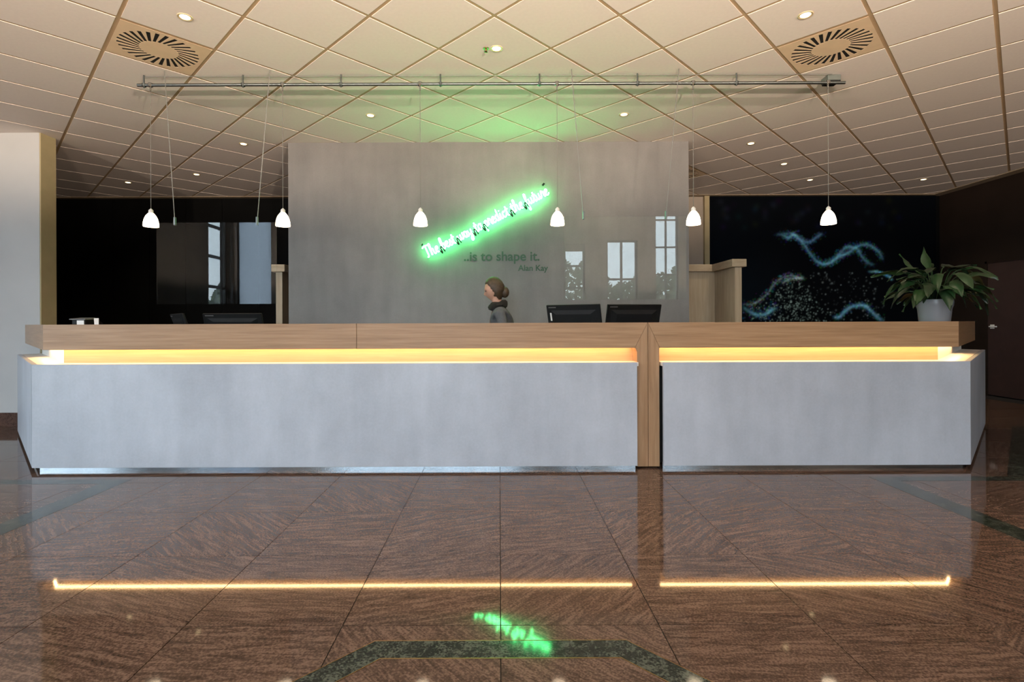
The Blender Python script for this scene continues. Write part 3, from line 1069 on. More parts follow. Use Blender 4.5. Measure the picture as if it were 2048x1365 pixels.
# ------------------------------------------------------------------ neon sign
GL = {
    'T': ([[(0, 1.75), (.5, 1.95), (1.2, 1.85)], [(.65, 1.9), (.6, 1.0), (.5, .1), (.2, 0)]], 1.15),
    'h': ([[(0, .1), (.25, .9), (.4, 1.8), (.25, 1.95), (.15, 1.5), (.12, 0), (.18, .6), (.45, 1), (.65, .8), (.6, .2), (.8, 0), (1.0, .2)]], 1.0),
    'e': ([[(0, .35), (.45, .55), (.6, .85), (.4, 1.0), (.15, .75), (.15, .25), (.45, 0), (.8, .25)]], .8),
    'b': ([[(0, .2), (.25, .9), (.4, 1.8), (.22, 1.95), (.12, 1.4), (.12, .3), (.35, 0), (.65, .3), (.6, .8), (.35, .95), (.8, .8)]], .8),
    's': ([[(0, .1), (.4, .98), (.48, .6), (.6, .25), (.35, 0), (.1, .1)], [(.5, .05), (.7, .2)]], .7),
    't': ([[(0, .2), (.3, 1.0), (.35, 1.6), (.25, .5), (.3, .05), (.5, 0), (.7, .25)], [(0, 1.05), (.65, 1.1)]], .7),
    'w': ([[(0, .9), (.1, .2), (.3, 0), (.55, .3), (.6, .9), (.65, .2), (.85, 0), (1.1, .4), (1.1, .95), (1.3, .9)]], 1.3),
    'a': ([[(.6, .85), (.35, 1), (.1, .7), (.1, .25), (.35, 0), (.55, .3), (.65, .95), (.6, .2), (.75, 0), (.95, .2)]], .95),
    'y': ([[(0, .9), (.1, .3), (.35, .15), (.6, .5), (.65, .95), (.6, 0), (.45, -.8), (.15, -.85), (.2, -.4), (.7, .1), (.9, .25)]], .9),
    'o': ([[(.4, .98), (.1, .7), (.12, .2), (.4, 0), (.68, .3), (.65, .8), (.4, .98), (.85, .9)]], .85),
    'p': ([[(0, .3), (.2, 1), (.15, 0), (.1, -.8), (.15, .5), (.4, 1), (.65, .7), (.55, .15), (.25, .05)]], .8),
    'r': ([[(0, .1), (.2, .9), (.3, 1.1), (.4, .85), (.6, .9), (.55, .3), (.7, 0), (.85, .2)]], .8),
    'd': ([[(.6, .85), (.35, 1), (.1, .7), (.1, .25), (.35, 0), (.55, .3), (.7, 1.9), (.62, .3), (.75, 0), (.95, .2)]], .95),
    'i': ([[(0, .2), (.2, .95), (.18, .2), (.35, 0), (.55, .2)], [(.22, 1.35), (.27, 1.48)]], .55),
    'c': ([[(.6, .8), (.4, 1), (.12, .7), (.12, .25), (.4, 0), (.75, .25)]], .75),
    'f': ([[(0, .2), (.3, .9), (.5, 1.7), (.35, 1.95), (.22, 1.4), (.2, -.7), (.4, -.8), (.35, -.2), (.3, .1), (.7, .25)]], .7),
    'u': ([[(0, .9), (.1, .2), (.3, 0), (.55, .3), (.62, .95), (.6, .2), (.75, 0), (.95, .2)]], .95),
}
NY = FY - 0.085
n0, n1 = P(854, 516, NY), P(1099, 388, NY)
ndir = (n1 - n0); NLEN = ndir.length; ndir.normalize()
nup = Vector((-ndir.z, 0, ndir.x))
WORDS = ['The', 'best', 'way', 'to', 'predict', 'the', 'future']
GAPU = 0.55
tot = sum(sum(GL[ch][1] for ch in w_) for w_ in WORDS) + GAPU * (len(WORDS) - 1)
NU = NLEN / tot
sign = empty('neon_sign', n0, label='green script neon sign running diagonally up the concrete wall', cat='neon sign')


def np_(x, z, dy=0.0):
    return n0 + ndir * (x * NU) + nup * (z * NU * 1.15) + Vector((0, dy, 0))


cur = 0.0
for wi, w_ in enumerate(WORDS):
    mm = MB()
    start = cur
    for ch in w_:
        strokes, adv = GL[ch]
        for s in strokes:
            path = smooth_path([(cur + x, z, 0) for x, z in s], 4)
            mm.tube([np_(q.x, q.y) for q in path], 0.0080, 6)
        cur += adv
    mm.build('neon_word', M['neon'], sign, smooth=True)
    # tube supports back to the wall
    for xx in (start + 0.2, cur - 0.3):
        q = np_(xx, 0.1)
        MB().tube([q, (q.x, FY - 0.001, q.z)], 0.004, 6).build('tube_support', M['neon_off'], sign)
    if wi < len(WORDS) - 1:
        a, b = cur, cur + GAPU
        sgn = -1
        path = smooth_path([(a - 0.1, 0.25, 0), (a + 0.0, -0.15, 0), (a + GAPU * 0.35, -0.55, 0), (a + GAPU * 0.5, 0.3, 0), (b - 0.05, 0.55, 0), (b + 0.15, -0.1, 0), (b + 0.2, -0.5, 0)], 4)
        MB().tube([np_(q.x, q.y, -0.012) for q in path], 0.0075, 6).build('blacked_out_bend', M['neon_off'], sign, smooth=True)
    cur += GAPU
for (xx, zz, dx_) in ((0.2, 2.15, 0.35), (tot - 0.5, 1.75, 0.5)):
    MB().tube([np_(xx, zz, -0.01), np_(xx + dx_, zz + 0.2, -0.01)], 0.011, 8).build('electrode_cap', M['neon_off'], sign, smooth=True)

# ------------------------------------------------------------------ lettering on the wall


def lettering(name, text, x0px, x1px, base_px, label):
    cu = bpy.data.curves.new('tmp_text', 'FONT')
    cu.body = text
    cu.size = 1.0
    cu.extrude = 0.03
    cu.offset = 0.019
    to = bpy.data.objects.new('tmp_text', cu)
    COL.objects.link(to)
    dg = bpy.context.evaluated_depsgraph_get()
    me = bpy.data.meshes.new_from_object(to.evaluated_get(dg))
    bpy.data.objects.remove(to)
    a, b = P(x0px, base_px, FY), P(x1px, base_px, FY)
    xs = [v.co.x for v in me.vertices]
    s = (b.x - a.x) / (max(xs) - min(xs))
    for v in me.vertices:
        x, y, z = v.co
        v.co = (a.x + (x - min(xs)) * s, FY - 0.0045 + -z * s * 0.12, a.z + y * s)
    bm = bmesh.new(); bm.from_mesh(me)
    bm.verts.ensure_lookup_table()
    seen, comps = set(), []
    for v in bm.verts:
        if v in seen: continue
        st, comp = [v], []
        seen.add(v)
        while st:
            q = st.pop(); comp.append(q)
            for e in q.link_edges:
                o2 = e.other_vert(q)
                if o2 not in seen: seen.add(o2); st.append(o2)
        comps.append(comp)
    items = sorted(((min(v.co.x for v in c), max(v.co.x for v in c), c) for c in comps), key=lambda t: t[0])
    groups = []
    for lo, hi, c in items:
        if groups and lo < groups[-1][1] - 0.35 * min(hi - lo, groups[-1][1] - groups[-1][0]):
            groups[-1][1] = max(hi, groups[-1][1]); groups[-1][2] += c
        else: groups.append([lo, hi, list(c)])
    root = empty(name, a, label=label, cat='lettering')
    for lo, hi, vs in groups:
        ids = {v: i for i, v in enumerate(vs)}
        fs = {f for v in vs for f in v.link_faces}
        mm = MB()
        mm.add([v.co[:] for v in vs], [[ids[v] for v in f.verts] for f in fs])
        mm.build('letter', M['green_letter'], root)
    bm.free()


lettering('wall_lettering', '..is to shape it.', 928, 1079, 522, 'dark green wall lettering reading ..is to shape it.')
lettering('wall_lettering', 'Alan Kay', 1036, 1096, 542, 'small dark green wall lettering reading Alan Kay')

# ------------------------------------------------------------------ pendant rail and lamps
RY = 4.36
r0, r1 = P(275, 171, RY), P(1690, 165, RY)
RZ = (r0.z + r1.z) / 2
rail = empty('pendant_rail', (0, RY, RZ), label='long thin steel rail under the ceiling carrying six pendant lamps', cat='light rail')
MB().tube([(r0.x, RY, RZ), (r1.x, RY, RZ)], 0.0125, 12).build('rod', M['steel'], rail, smooth=True)
MB().tube([(P(288, 150, RY).x, RY + 0.0, ZC - 0.012), (P(1665, 150, RY).x, RY, ZC - 0.012)], 0.0022, 6).build('wire', M['cable'], rail)
for x in (288, 486, 682, 881, 1079, 1275, 1473):
    q = P(x, 160, RY)
    mm = MB().tube([(q.x, RY, RZ - 0.022), (q.x, RY, ZC - 0.001)], 0.0065, 8)
    mm.lathe([(0.0175, -0.012), (0.0175, 0.012)], 12, (q.x, RY, RZ))
    mm.build('standoff', M['steel'], rail, smooth=True)
for x in (302, 566, 841, 1115, 1387, 1657):
    q = P(x, 451, RY)
    MB().lathe([(0.0055, -0.050), (0.0065, -0.02), (0.0185, -0.012), (0.0185, 0.016), (0.006, 0.022)], 14, (q.x, RY, RZ)).build('lamp_clip', M['chrome'], rail, smooth=True)
tq = P(1673, 155, RY)
tf_ = empty('transformer_box', (tq.x, RY + 0.073, ZC - 0.02), label='small grey transformer box at the right end of the rail', cat='transformer')
MB().box(-0.055, 0.055, -0.05, 0.05, -0.030, 0.019).build('housing', M['transformer'], tf_, False, bevel=0.004)
MB().box(-0.05, 0.05, -0.052, 0.045, -0.042, -0.030).build('base', M['black_plastic'], tf_, False, bevel=0.002)


def make_pendant():
    # origin at the bottom rim centre of the shade
    t = empty('pendant_lamp')
    zr = RZ - PZB
    prof = [(0.0575, 0.0), (0.0580, 0.006), (0.0565, 0.03), (0.050, 0.06), (0.040, 0.085), (0.027, 0.103), (0.019, 0.112)]
    prof += [(0.016, 0.110), (0.024, 0.100), (0.037, 0.083), (0.047, 0.059), (0.0535, 0.03), (0.0550, 0.0)]
    MB().lathe(prof, 28, closed=True).build('shade', M['shade'], t, False, smooth=True)
    MB().lathe([(0.010, 0.02), (0.016, 0.035), (0.016, 0.055), (0.008, 0.07)], 14).build('bulb', M['bulb'], t, False, smooth=True)
    MB().lathe([(0.018, 0.108), (0.018, 0.135), (0.012, 0.142), (0.004, 0.150)], 16).build('lamp_cap', M['white_plastic'], t, False, smooth=True)
    MB().tube([(0, 0, 0.148), (0, 0, zr - 0.0505)], 0.0022, 6).build('cord', M['cord'], t, False)
    return t


PZB = P(999, 451, RY).z
pend_px = [302, 566, 841, 1115, 1387, 1657]
pend_lab = ['lit pendant lamp nearest the left end of the rail, against the black wall',
            'lit pendant lamp hanging just left of the concrete wall edge',
            'lit pendant lamp hanging at the lower left end of the neon sign',
            'lit pendant lamp hanging at the upper right end of the neon sign',
            'lit pendant lamp hanging by the right edge of the concrete wall',
            'lit pendant lamp nearest the right end of the rail, before the mural']
pp = make_pendant()
for i, px in enumerate(pend_px):
    o = pp if i == 0 else copy_tree(pp)
    o.location = (P(px, 451, RY).x, RY, PZB)
    tag(o, pend_lab[i], 'pendant lamp', 'six pendant lamps on the rail')

# ------------------------------------------------------------------ hanging glass screens
GY = 4.28


def glass_screen(x0, x1, y0, y1, cables, label):
    a, b = P(x0, y1, GY), P(x1, y0, GY)
    z0, z1 = a.z, b.z
    t = empty('glass_screen', ((a.x + b.x) / 2, GY, z0), label=label, cat='glass screen', group='two glass screens hung above the counter')
    MB().box(a.x, b.x, GY - 0.004, GY + 0.004, z0, z1).build('pane', M['glass'], t)
    for (xt, xb) in cables:
        pb = P(xb, y0, GY)
        pt_ = PZ(xt, 172, ZC)
        top = Vector((P(xt, 172, GY).x, GY, ZC - 0.001))
        c = MB().tube([(pb.x, GY, z1 - 0.01), top], 0.0032, 6).build('cable', M['cable'], t)
        MB().box(pb.x - 0.007, pb.x + 0.007, GY - 0.010, GY + 0.010, z1 - 0.022, z1 + 0.045).build('clip', M['steel'], t, bevel=0.002)
    return t


glass_screen(314, 553, 445, 609, [(329, 350), (540, 514)], 'clear glass screen hanging on two cables before the black wall')
glass_screen(1128, 1372, 433, 600, [(1143, 1167), (1358, 1332)], 'clear glass screen hanging on two cables before the concrete wall and monitors')

# ------------------------------------------------------------------ air outlets in the ceiling


def make_vent():
    t = empty('air_outlet')
    N, r0_, r1_, wv = 28, 0.126, 0.262, 0.018
    plate = MB().box(-hs, hs, -hs, hs, -0.002, -0.0008).mesh('plate', (M['vent_plate'],))
    cut = MB()
    quads = []
    for k in range(N):
        th = 2 * PI * k / N
        a = Vector((r0_ * math.cos(th), r0_ * math.sin(th)))
        b = Vector((r1_ * math.cos(th + 0.21), r1_ * math.sin(th + 0.21)))
        d = (b - a).normalized(); nn = Vector((-d.y, d.x)) * wv * 0.5
        q = [(a - nn)[:], (b - nn * 1.5)[:], (b + nn * 1.5)[:], (a + nn)[:]]
        quads.append((a, b, nn))
        cut.prism(q, -0.02, 0.02)
    po = bpy.data.objects.new('tmp_plate', plate); COL.objects.link(po)
    co = bpy.data.objects.new('tmp_cut', cut.mesh('tmp_cut')); COL.objects.link(co)
    md = po.modifiers.new('b', 'BOOLEAN'); md.operation = 'DIFFERENCE'; md.object = co; md.solver = 'EXACT'
    dg = bpy.context.evaluated_depsgraph_get()
    pm = bpy.data.meshes.new_from_object(po.evaluated_get(dg))
    bpy.data.objects.remove(po); bpy.data.objects.remove(co)
    link('plate', pm, None, t)
    MB().box(-hs + .01, hs - .01, -hs + .01, hs - .01, 0.0015, 0.0035).build('plenum', M['vent_black'], t, False)
    for (a, b, nn) in quads:
        mm = MB()
        z0 = -0.0004
        vs = [(*(a - nn * 1.1)[:], z0), (*(b - nn * 1.6)[:], z0), (*(b + nn * 1.6)[:], z0), (*(a + nn * 1.1)[:], z0)]
        mm.add(vs + [(x, y, z + 0.0006) for x, y, z in vs], [(0, 1, 2, 3), (7, 6, 5, 4), (0, 4, 5, 1), (1, 5, 6, 2), (2, 6, 7, 3), (3, 7, 4, 0)])
        mm.build('vane', M['vent_black'], t, False)
    return t


vent0 = make_vent()
vlab = ['square beige swirl air outlet in the ceiling above the left end of the rail',
        'square beige swirl air outlet in the ceiling above the transformer box',
        'swirl air outlet half hidden behind the upper right corner of the concrete wall']
for i, (iu, iv) in enumerate(VENTS):
    o = vent0 if i == 0 else copy_tree(vent0)
    x, y = uv_xy(U0 + (iu + 0.5) * PT, V0 + (iv + 0.5) * PT)
    o.location = (x, y, ZC)
    o.rotation_euler = (0, 0, PI / 4)
    tag(o, vlab[i], 'air vent', 'swirl air outlets')

# ------------------------------------------------------------------ recessed downlights
DOWN_W = 22.0


def make_downlight():
    t = empty('ceiling_downlight')
    MB().lathe([(0.046, -0.004), (0.050, 0.0005), (0.040, 0.0005), (0.036, -0.003)], 24, closed=True).build('trim_ring', M['brass_white'], t, False, smooth=True)
    MB().lathe([(0.030, -0.0035), (0.033, -0.001), (0.033, 0.0005)], 20).build('lens', M['spot_bulb'], t, False, smooth=True)
    return t


M['brass_white'] = plain('cream_trim_ring', (0.75, 0.62, 0.40), 0.35, 0.2, noise=0.05)
down = [((370, 34), 'lit recessed downlight just above the left swirl air outlet'),
        ((1611, 30), 'lit recessed downlight just above the right swirl air outlet'),
        ((993, 97), 'lit recessed downlight in the middle of the ceiling before the rail'),
        ((741, 231), 'lit recessed downlight above the upper left of the concrete wall'),
        ((1248, 229), 'lit recessed downlight above the upper right of the concrete wall'),
        ((487, 288), 'lit recessed downlight nearest the left top corner of the concrete wall'),
        ((1502, 287), 'lit recessed downlight nearest the right top corner of the concrete wall'),
        ((393, 349), 'lit recessed downlight right one of the two over the black wall'),
        ((256, 365), 'lit recessed downlight left one of the two over the black wall'),
        ((1568, 328), 'lit recessed downlight higher of the pair above the dark mural'),
        ((1620, 360), 'lit recessed downlight lower of the pair above the dark mural'),
        ((1847, 359), 'lit recessed downlight near the dark brown right wall')]
dl = make_downlight()
for i, (q, lab) in enumerate(down):
    o = dl if i == 0 else copy_tree(dl)
    p = PZ(q[0], q[1], ZC)
    o.location = (p.x, p.y, ZC)
    tag(o, lab, 'downlight', 'recessed ceiling downlights')
    ld = bpy.data.lights.new('downlight_beam', 'SPOT')
    ld.energy = DOWN_W
    ld.color = (1.0, 0.80, 0.55)
    ld.spot_size = math.radians(110)
    ld.spot_blend = 0.8
    ld.shadow_soft_size = 0.03
    lo = bpy.data.objects.new('downlight_beam', ld)
    COL.objects.link(lo)
    lo.parent = o
    lo.location = (0, 0, -0.012)
p = PZ(972, 97, ZC)
sp = empty('sprinkler_head', (p.x, p.y, ZC), label='tiny brass sprinkler head beside the middle ceiling downlight', cat='sprinkler')
MB().lathe([(0.022, -0.003), (0.024, 0.0005)], 16).build('flange', M['brass'], sp, False, smooth=True)
MB().lathe([(0.006, -0.03), (0.014, -0.028), (0.006, -0.02), (0.008, -0.003)], 12).build('nozzle', M['brass'], sp, False, smooth=True)

# ------------------------------------------------------------------ monitors (backs towards the viewer)


def make_monitor():
    """origin on the desk; back faces -Y; panel pivots at z=0.37"""
    t = empty('monitor')
    W, H = 0.515, 0.335
    tilt = Matrix.Translation((0, 0, 0.37)) @ Matrix.Rotation(math.radians(TILT), 4, 'X')
    mm = MB().box(-W / 2, W / 2, 0.0, 0.022, -H / 2 - 0.01, H / 2 - 0.01)
    # swollen rear shell
    a, b_, zz0, zz1 = W / 2 - 0.035, W / 2 - 0.09, -H / 2 + 0.02, H / 2 - 0.055
    vs = [(-a, 0, zz0), (a, 0, zz0), (a, 0, zz1), (-a, 0, zz1), (-b_, -0.014, zz0 + .03), (b_, -0.014, zz0 + .03), (b_, -0.014, zz1 - .04), (-b_, -0.014, zz1 - .04)]
    hsn = mm.build('housing', M['black_plastic'], t, False, bevel=0.004, matrix=tilt)
    m2 = MB().add(vs, [(3, 2, 1, 0), (4, 5, 6, 7), (0, 1, 5, 4), (1, 2, 6, 5), (2, 3, 7, 6), (3, 0, 4, 7)])
    m2.build('rear_shell', M['black_plastic'], t, False, bevel=0.004, matrix=tilt)
    MB().box(-W / 2 + 0.012, W / 2 - 0.012, 0.0222, 0.0235, -H / 2 + 0.005, H / 2 - 0.022).build('screen', M['screen'], t, False, matrix=tilt)
    tag(MB().box(-W / 2 + 0.022, -W / 2 + 0.095, -0.0015, 0.001, H / 2 - 0.036, H / 2 - 0.027).build('maker_mark', M['grey_plastic'], t, False, matrix=tilt), 'small grey mark')
    MB().tube([(0, -0.045, 0.02), (0, -0.05, 0.2), (0, -0.034, 0.36)], [0.03, 0.024, 0.022], 10).build('stand_neck', M['black_plastic'], t, False, smooth=True)
    MB().lathe([(0.11, 0.0), (0.115, 0.006), (0.108, 0.012), (0.03, 0.02)], 28, (0, -0.03, 0)).build('stand_base', M['black_plastic'], t, False, smooth=True)
    MB().tube([(0.0, -0.038, 0.33), (0.0, -0.068, 0.33)], 0.018, 12).build('cable_hook', M['grey_plastic'], t, False, smooth=True)
    return t


TILT = 17.0
mons = [(1148, 4.74, 30, 'black monitor seen from behind with a white sticker, left of the pair by the post'),
        (1266, 4.74, -10, 'black monitor seen from behind directly left of the oak post seam'),
        (468, 4.74, -4, 'black monitor seen from behind under the left hanging glass screen'),
        (362, 4.80, 48, 'black monitor turned aside in the dark left of the other monitor')]
m0 = None
for i, (px, y, rz, lab) in enumerate(mons):
    if m0 is None: m0 = make_monitor(); o = m0
    else: o = copy_tree(m0)
    o.location = (P(px, 620, y).x, y, 0.74 if i < 2 else 0.74 - 0.0)
    o.rotation_euler = (0, 0, math.radians(-rz))
    tag(o, lab, 'monitor', 'black desk monitors')
    if i >= 2:
        o.scale = (1, 1, 0.87)
tm = Matrix.Translation((0, 0, 0.37)) @ Matrix.Rotation(math.radians(TILT), 4, 'X')
st = MB().box(-0.226, -0.182, -0.0030, 0.0015, 0.01, 0.085).build('sticker', M['white_plastic'], m0, False, matrix=tm)
tag(st, 'white paper sticker')

# card terminal and folded price card at the left end of the counter
ct = empty('card_terminal', (P(165, 640, 4.28).x, 4.28, ZT), label='small black card terminal with white front at the left counter end', cat='card terminal')
MB().box(-0.055, 0.055, -0.04, 0.05, 0.0, 0.038).build('housing', M['black_plastic'], ct, False, bevel=0.004)
MB().add([(-0.07, -0.05, 0.047), (0.06, -0.05, 0.047), (0.06, 0.06, 0.058), (-0.07, 0.06, 0.058), (-0.07, -0.05, 0.038), (0.06, -0.05, 0.038), (0.06, 0.06, 0.038), (-0.07, 0.06, 0.038)],
         [(0, 1, 2, 3), (7, 6, 5, 4), (0, 4, 5, 1), (1, 5, 6, 2), (2, 6, 7, 3), (3, 7, 4, 0)]).build('keypad_lid', M['grey_plastic'], ct, False, bevel=0.002)
MB().box(-0.012, 0.045, -0.043, -0.0395, 0.0, 0.034).build('paper_roll_front', M['white_plastic'], ct, False)
pc = empty('price_card', (P(194, 640, 4.28).x, 4.28, ZT), label='leaning white card beside the card terminal on the counter', cat='card')
FC = [(0, 1, 2, 3), (7, 6, 5, 4), (0, 4, 5, 1), (1, 5, 6, 2), (2, 6, 7, 3), (3, 7, 4, 0)]
MB().add([(-0.006, -0.02, 0), (0.028, -0.02, 0), (0.006, 0.01, 0.052), (-0.034, 0.01, 0.052), (-0.006, -0.018, 0), (0.028, -0.018, 0), (0.006, 0.012, 0.052), (-0.034, 0.012, 0.052)], FC).build('sheet', M['white_plastic'], pc, False)
MB().add([(-0.02, 0.05, 0), (0.02, 0.05, 0), (0.0, 0.013, 0.046), (-0.03, 0.013, 0.046), (-0.02, 0.047, 0), (0.02, 0.047, 0), (0.0, 0.012, 0.044), (-0.03, 0.012, 0.044)], FC).build('back_leaf', M['black_plastic'], pc, False)

# ------------------------------------------------------------------ potted peace lily
PLY = 4.28
pl = P(1869, 643, PLY)
plant = empty('potted_peace_lily', (pl.x, PLY, ZT), label='leafy green plant in a white pot on the right counter end', cat='plant')
MB().lathe([(0.100, 0.0), (0.104, 0.005), (0.112, 0.10), (0.122, 0.13), (0.126, 0.172), (0.124, 0.178), (0.117, 0.176), (0.112, 0.14), (0.02, 0.135)], 36).build('pot', M['pot'], plant, False, smooth=True)
MB().lathe([(0.112, 0.146), (0.06, 0.158), (0.01, 0.162)], 24).build('soil', M['soil'], plant, False)
rnd = random.Random(11)


def leaf(az, reach, rise, droop, length, width, base_r=0.03):
    d = Vector((math.cos(az), math.sin(az), 0))
    side = Vector((-d.y, d.x, 0))
    start = d * base_r + Vector((0, 0, 0.155))
    mid = d * (reach * 0.42) + Vector((0, 0, 0.155 + rise * 0.85))
    kn = d * (reach * 0.62) + Vector((0, 0, 0.155 + rise))
    tip = d * (reach * 0.62 + length * math.cos(droop)) + Vector((0, 0, 0.155 + rise - length * math.sin(droop)))
    ctrl = kn + (kn - mid).normalized() * length * 0.45
    lf = empty('leaf')
    mm = MB()
    NS = 9
    vs, fs = [], []
    tw = rnd.uniform(-0.5, 0.5)
    wob = rnd.uniform(0, 6)
    for i in range(NS + 1):
        t = i / NS
        c = kn * (1 - t) ** 2 + ctrl * 2 * t * (1 - t) + tip * t * t
        tg = ((ctrl - kn) * (1 - t) + (tip - ctrl) * t).normalized()
        wd_ = width * (math.sin(PI * t ** 0.75) ** 0.8 if 0 < t < 1 else 0.02) * 0.5
        nrm = side.cross(tg).normalized()
        s2 = (side * math.cos(tw) + nrm * math.sin(tw)).normalized()
        n2 = s2.cross(tg).normalized()
        wv = 0.008 * math.sin(wob + t * 9)
        vs += [c + s2 * wd_ + n2 * (0.28 * wd_ + wv), c + s2 * wd_ * .5 + n2 * .10 * wd_, c, c - s2 * wd_ * .5 + n2 * .10 * wd_, c - s2 * wd_ + n2 * (0.28 * wd_ - wv)]
    for i in range(NS):
        for k in range(4):
            a = i * 5 + k
            fs.append((a, a + 1, a + 6, a + 5))
    nv = len(vs)
    vs2 = [v + Vector((0, 0, -0.0008)) for v in vs]
    mm.add(vs, fs)
    mm.add(vs2, [f[::-1] for f in fs])
    bpy.data.objects.remove(lf)
    o = link('leaf', mm.mesh('leaf', (M['leaf'],), smooth=True), None, plant)
    pth = smooth_path([start, mid, kn], 5)
    st = MB().tube(pth, [0.0035] * len(pth), 5)
    link('stalk', st.mesh('stalk', (M['leaf'],), smooth=True), None, o)
    return o


# outline leaves: (azimuth deg, reach, rise, droop, length, width)
outline = [(95, 0.06, 0.26, -1.30, 0.22, 0.085), (150, 0.16, 0.25, -0.90, 0.21, 0.07), (200, 0.34, 0.26, 0.15, 0.26, 0.085),
           (190, 0.38, 0.12, 0.75, 0.25, 0.10), (215, 0.33, 0.10, 0.55, 0.24, 0.10), (175, 0.42, 0.16, 0.9, 0.22, 0.09),
           (250, 0.22, 0.10, 0.9, 0.22, 0.095), (285, 0.2, 0.12, 1.0, 0.2, 0.09), (320, 0.27, 0.14, 0.8, 0.22, 0.10),
           (0, 0.36, 0.22, 0.55, 0.25, 0.09), (345, 0.40, 0.12, 1.1, 0.26, 0.10), (10, 0.38, 0.26, 0.30, 0.22, 0.085),
           (30, 0.3, 0.30, 0.1, 0.24, 0.085), (60, 0.18, 0.30, -0.25, 0.22, 0.08), (300, 0.12, 0.24, -0.2, 0.2, 0.075)]
for az, re, ri, dr, ln, wdt in outline:
    leaf(math.radians(az), re, ri, dr, ln, wdt)
for k in range(44):
    az = rnd.uniform(0, 2 * PI)
    leaf(az, rnd.uniform(0.12, 0.36), rnd.uniform(0.06, 0.27), rnd.uniform(0.0, 0.9), rnd.uniform(0.17, 0.24), rnd.uniform(0.07, 0.095))

# ------------------------------------------------------------------ person walking behind the counter (facing left)


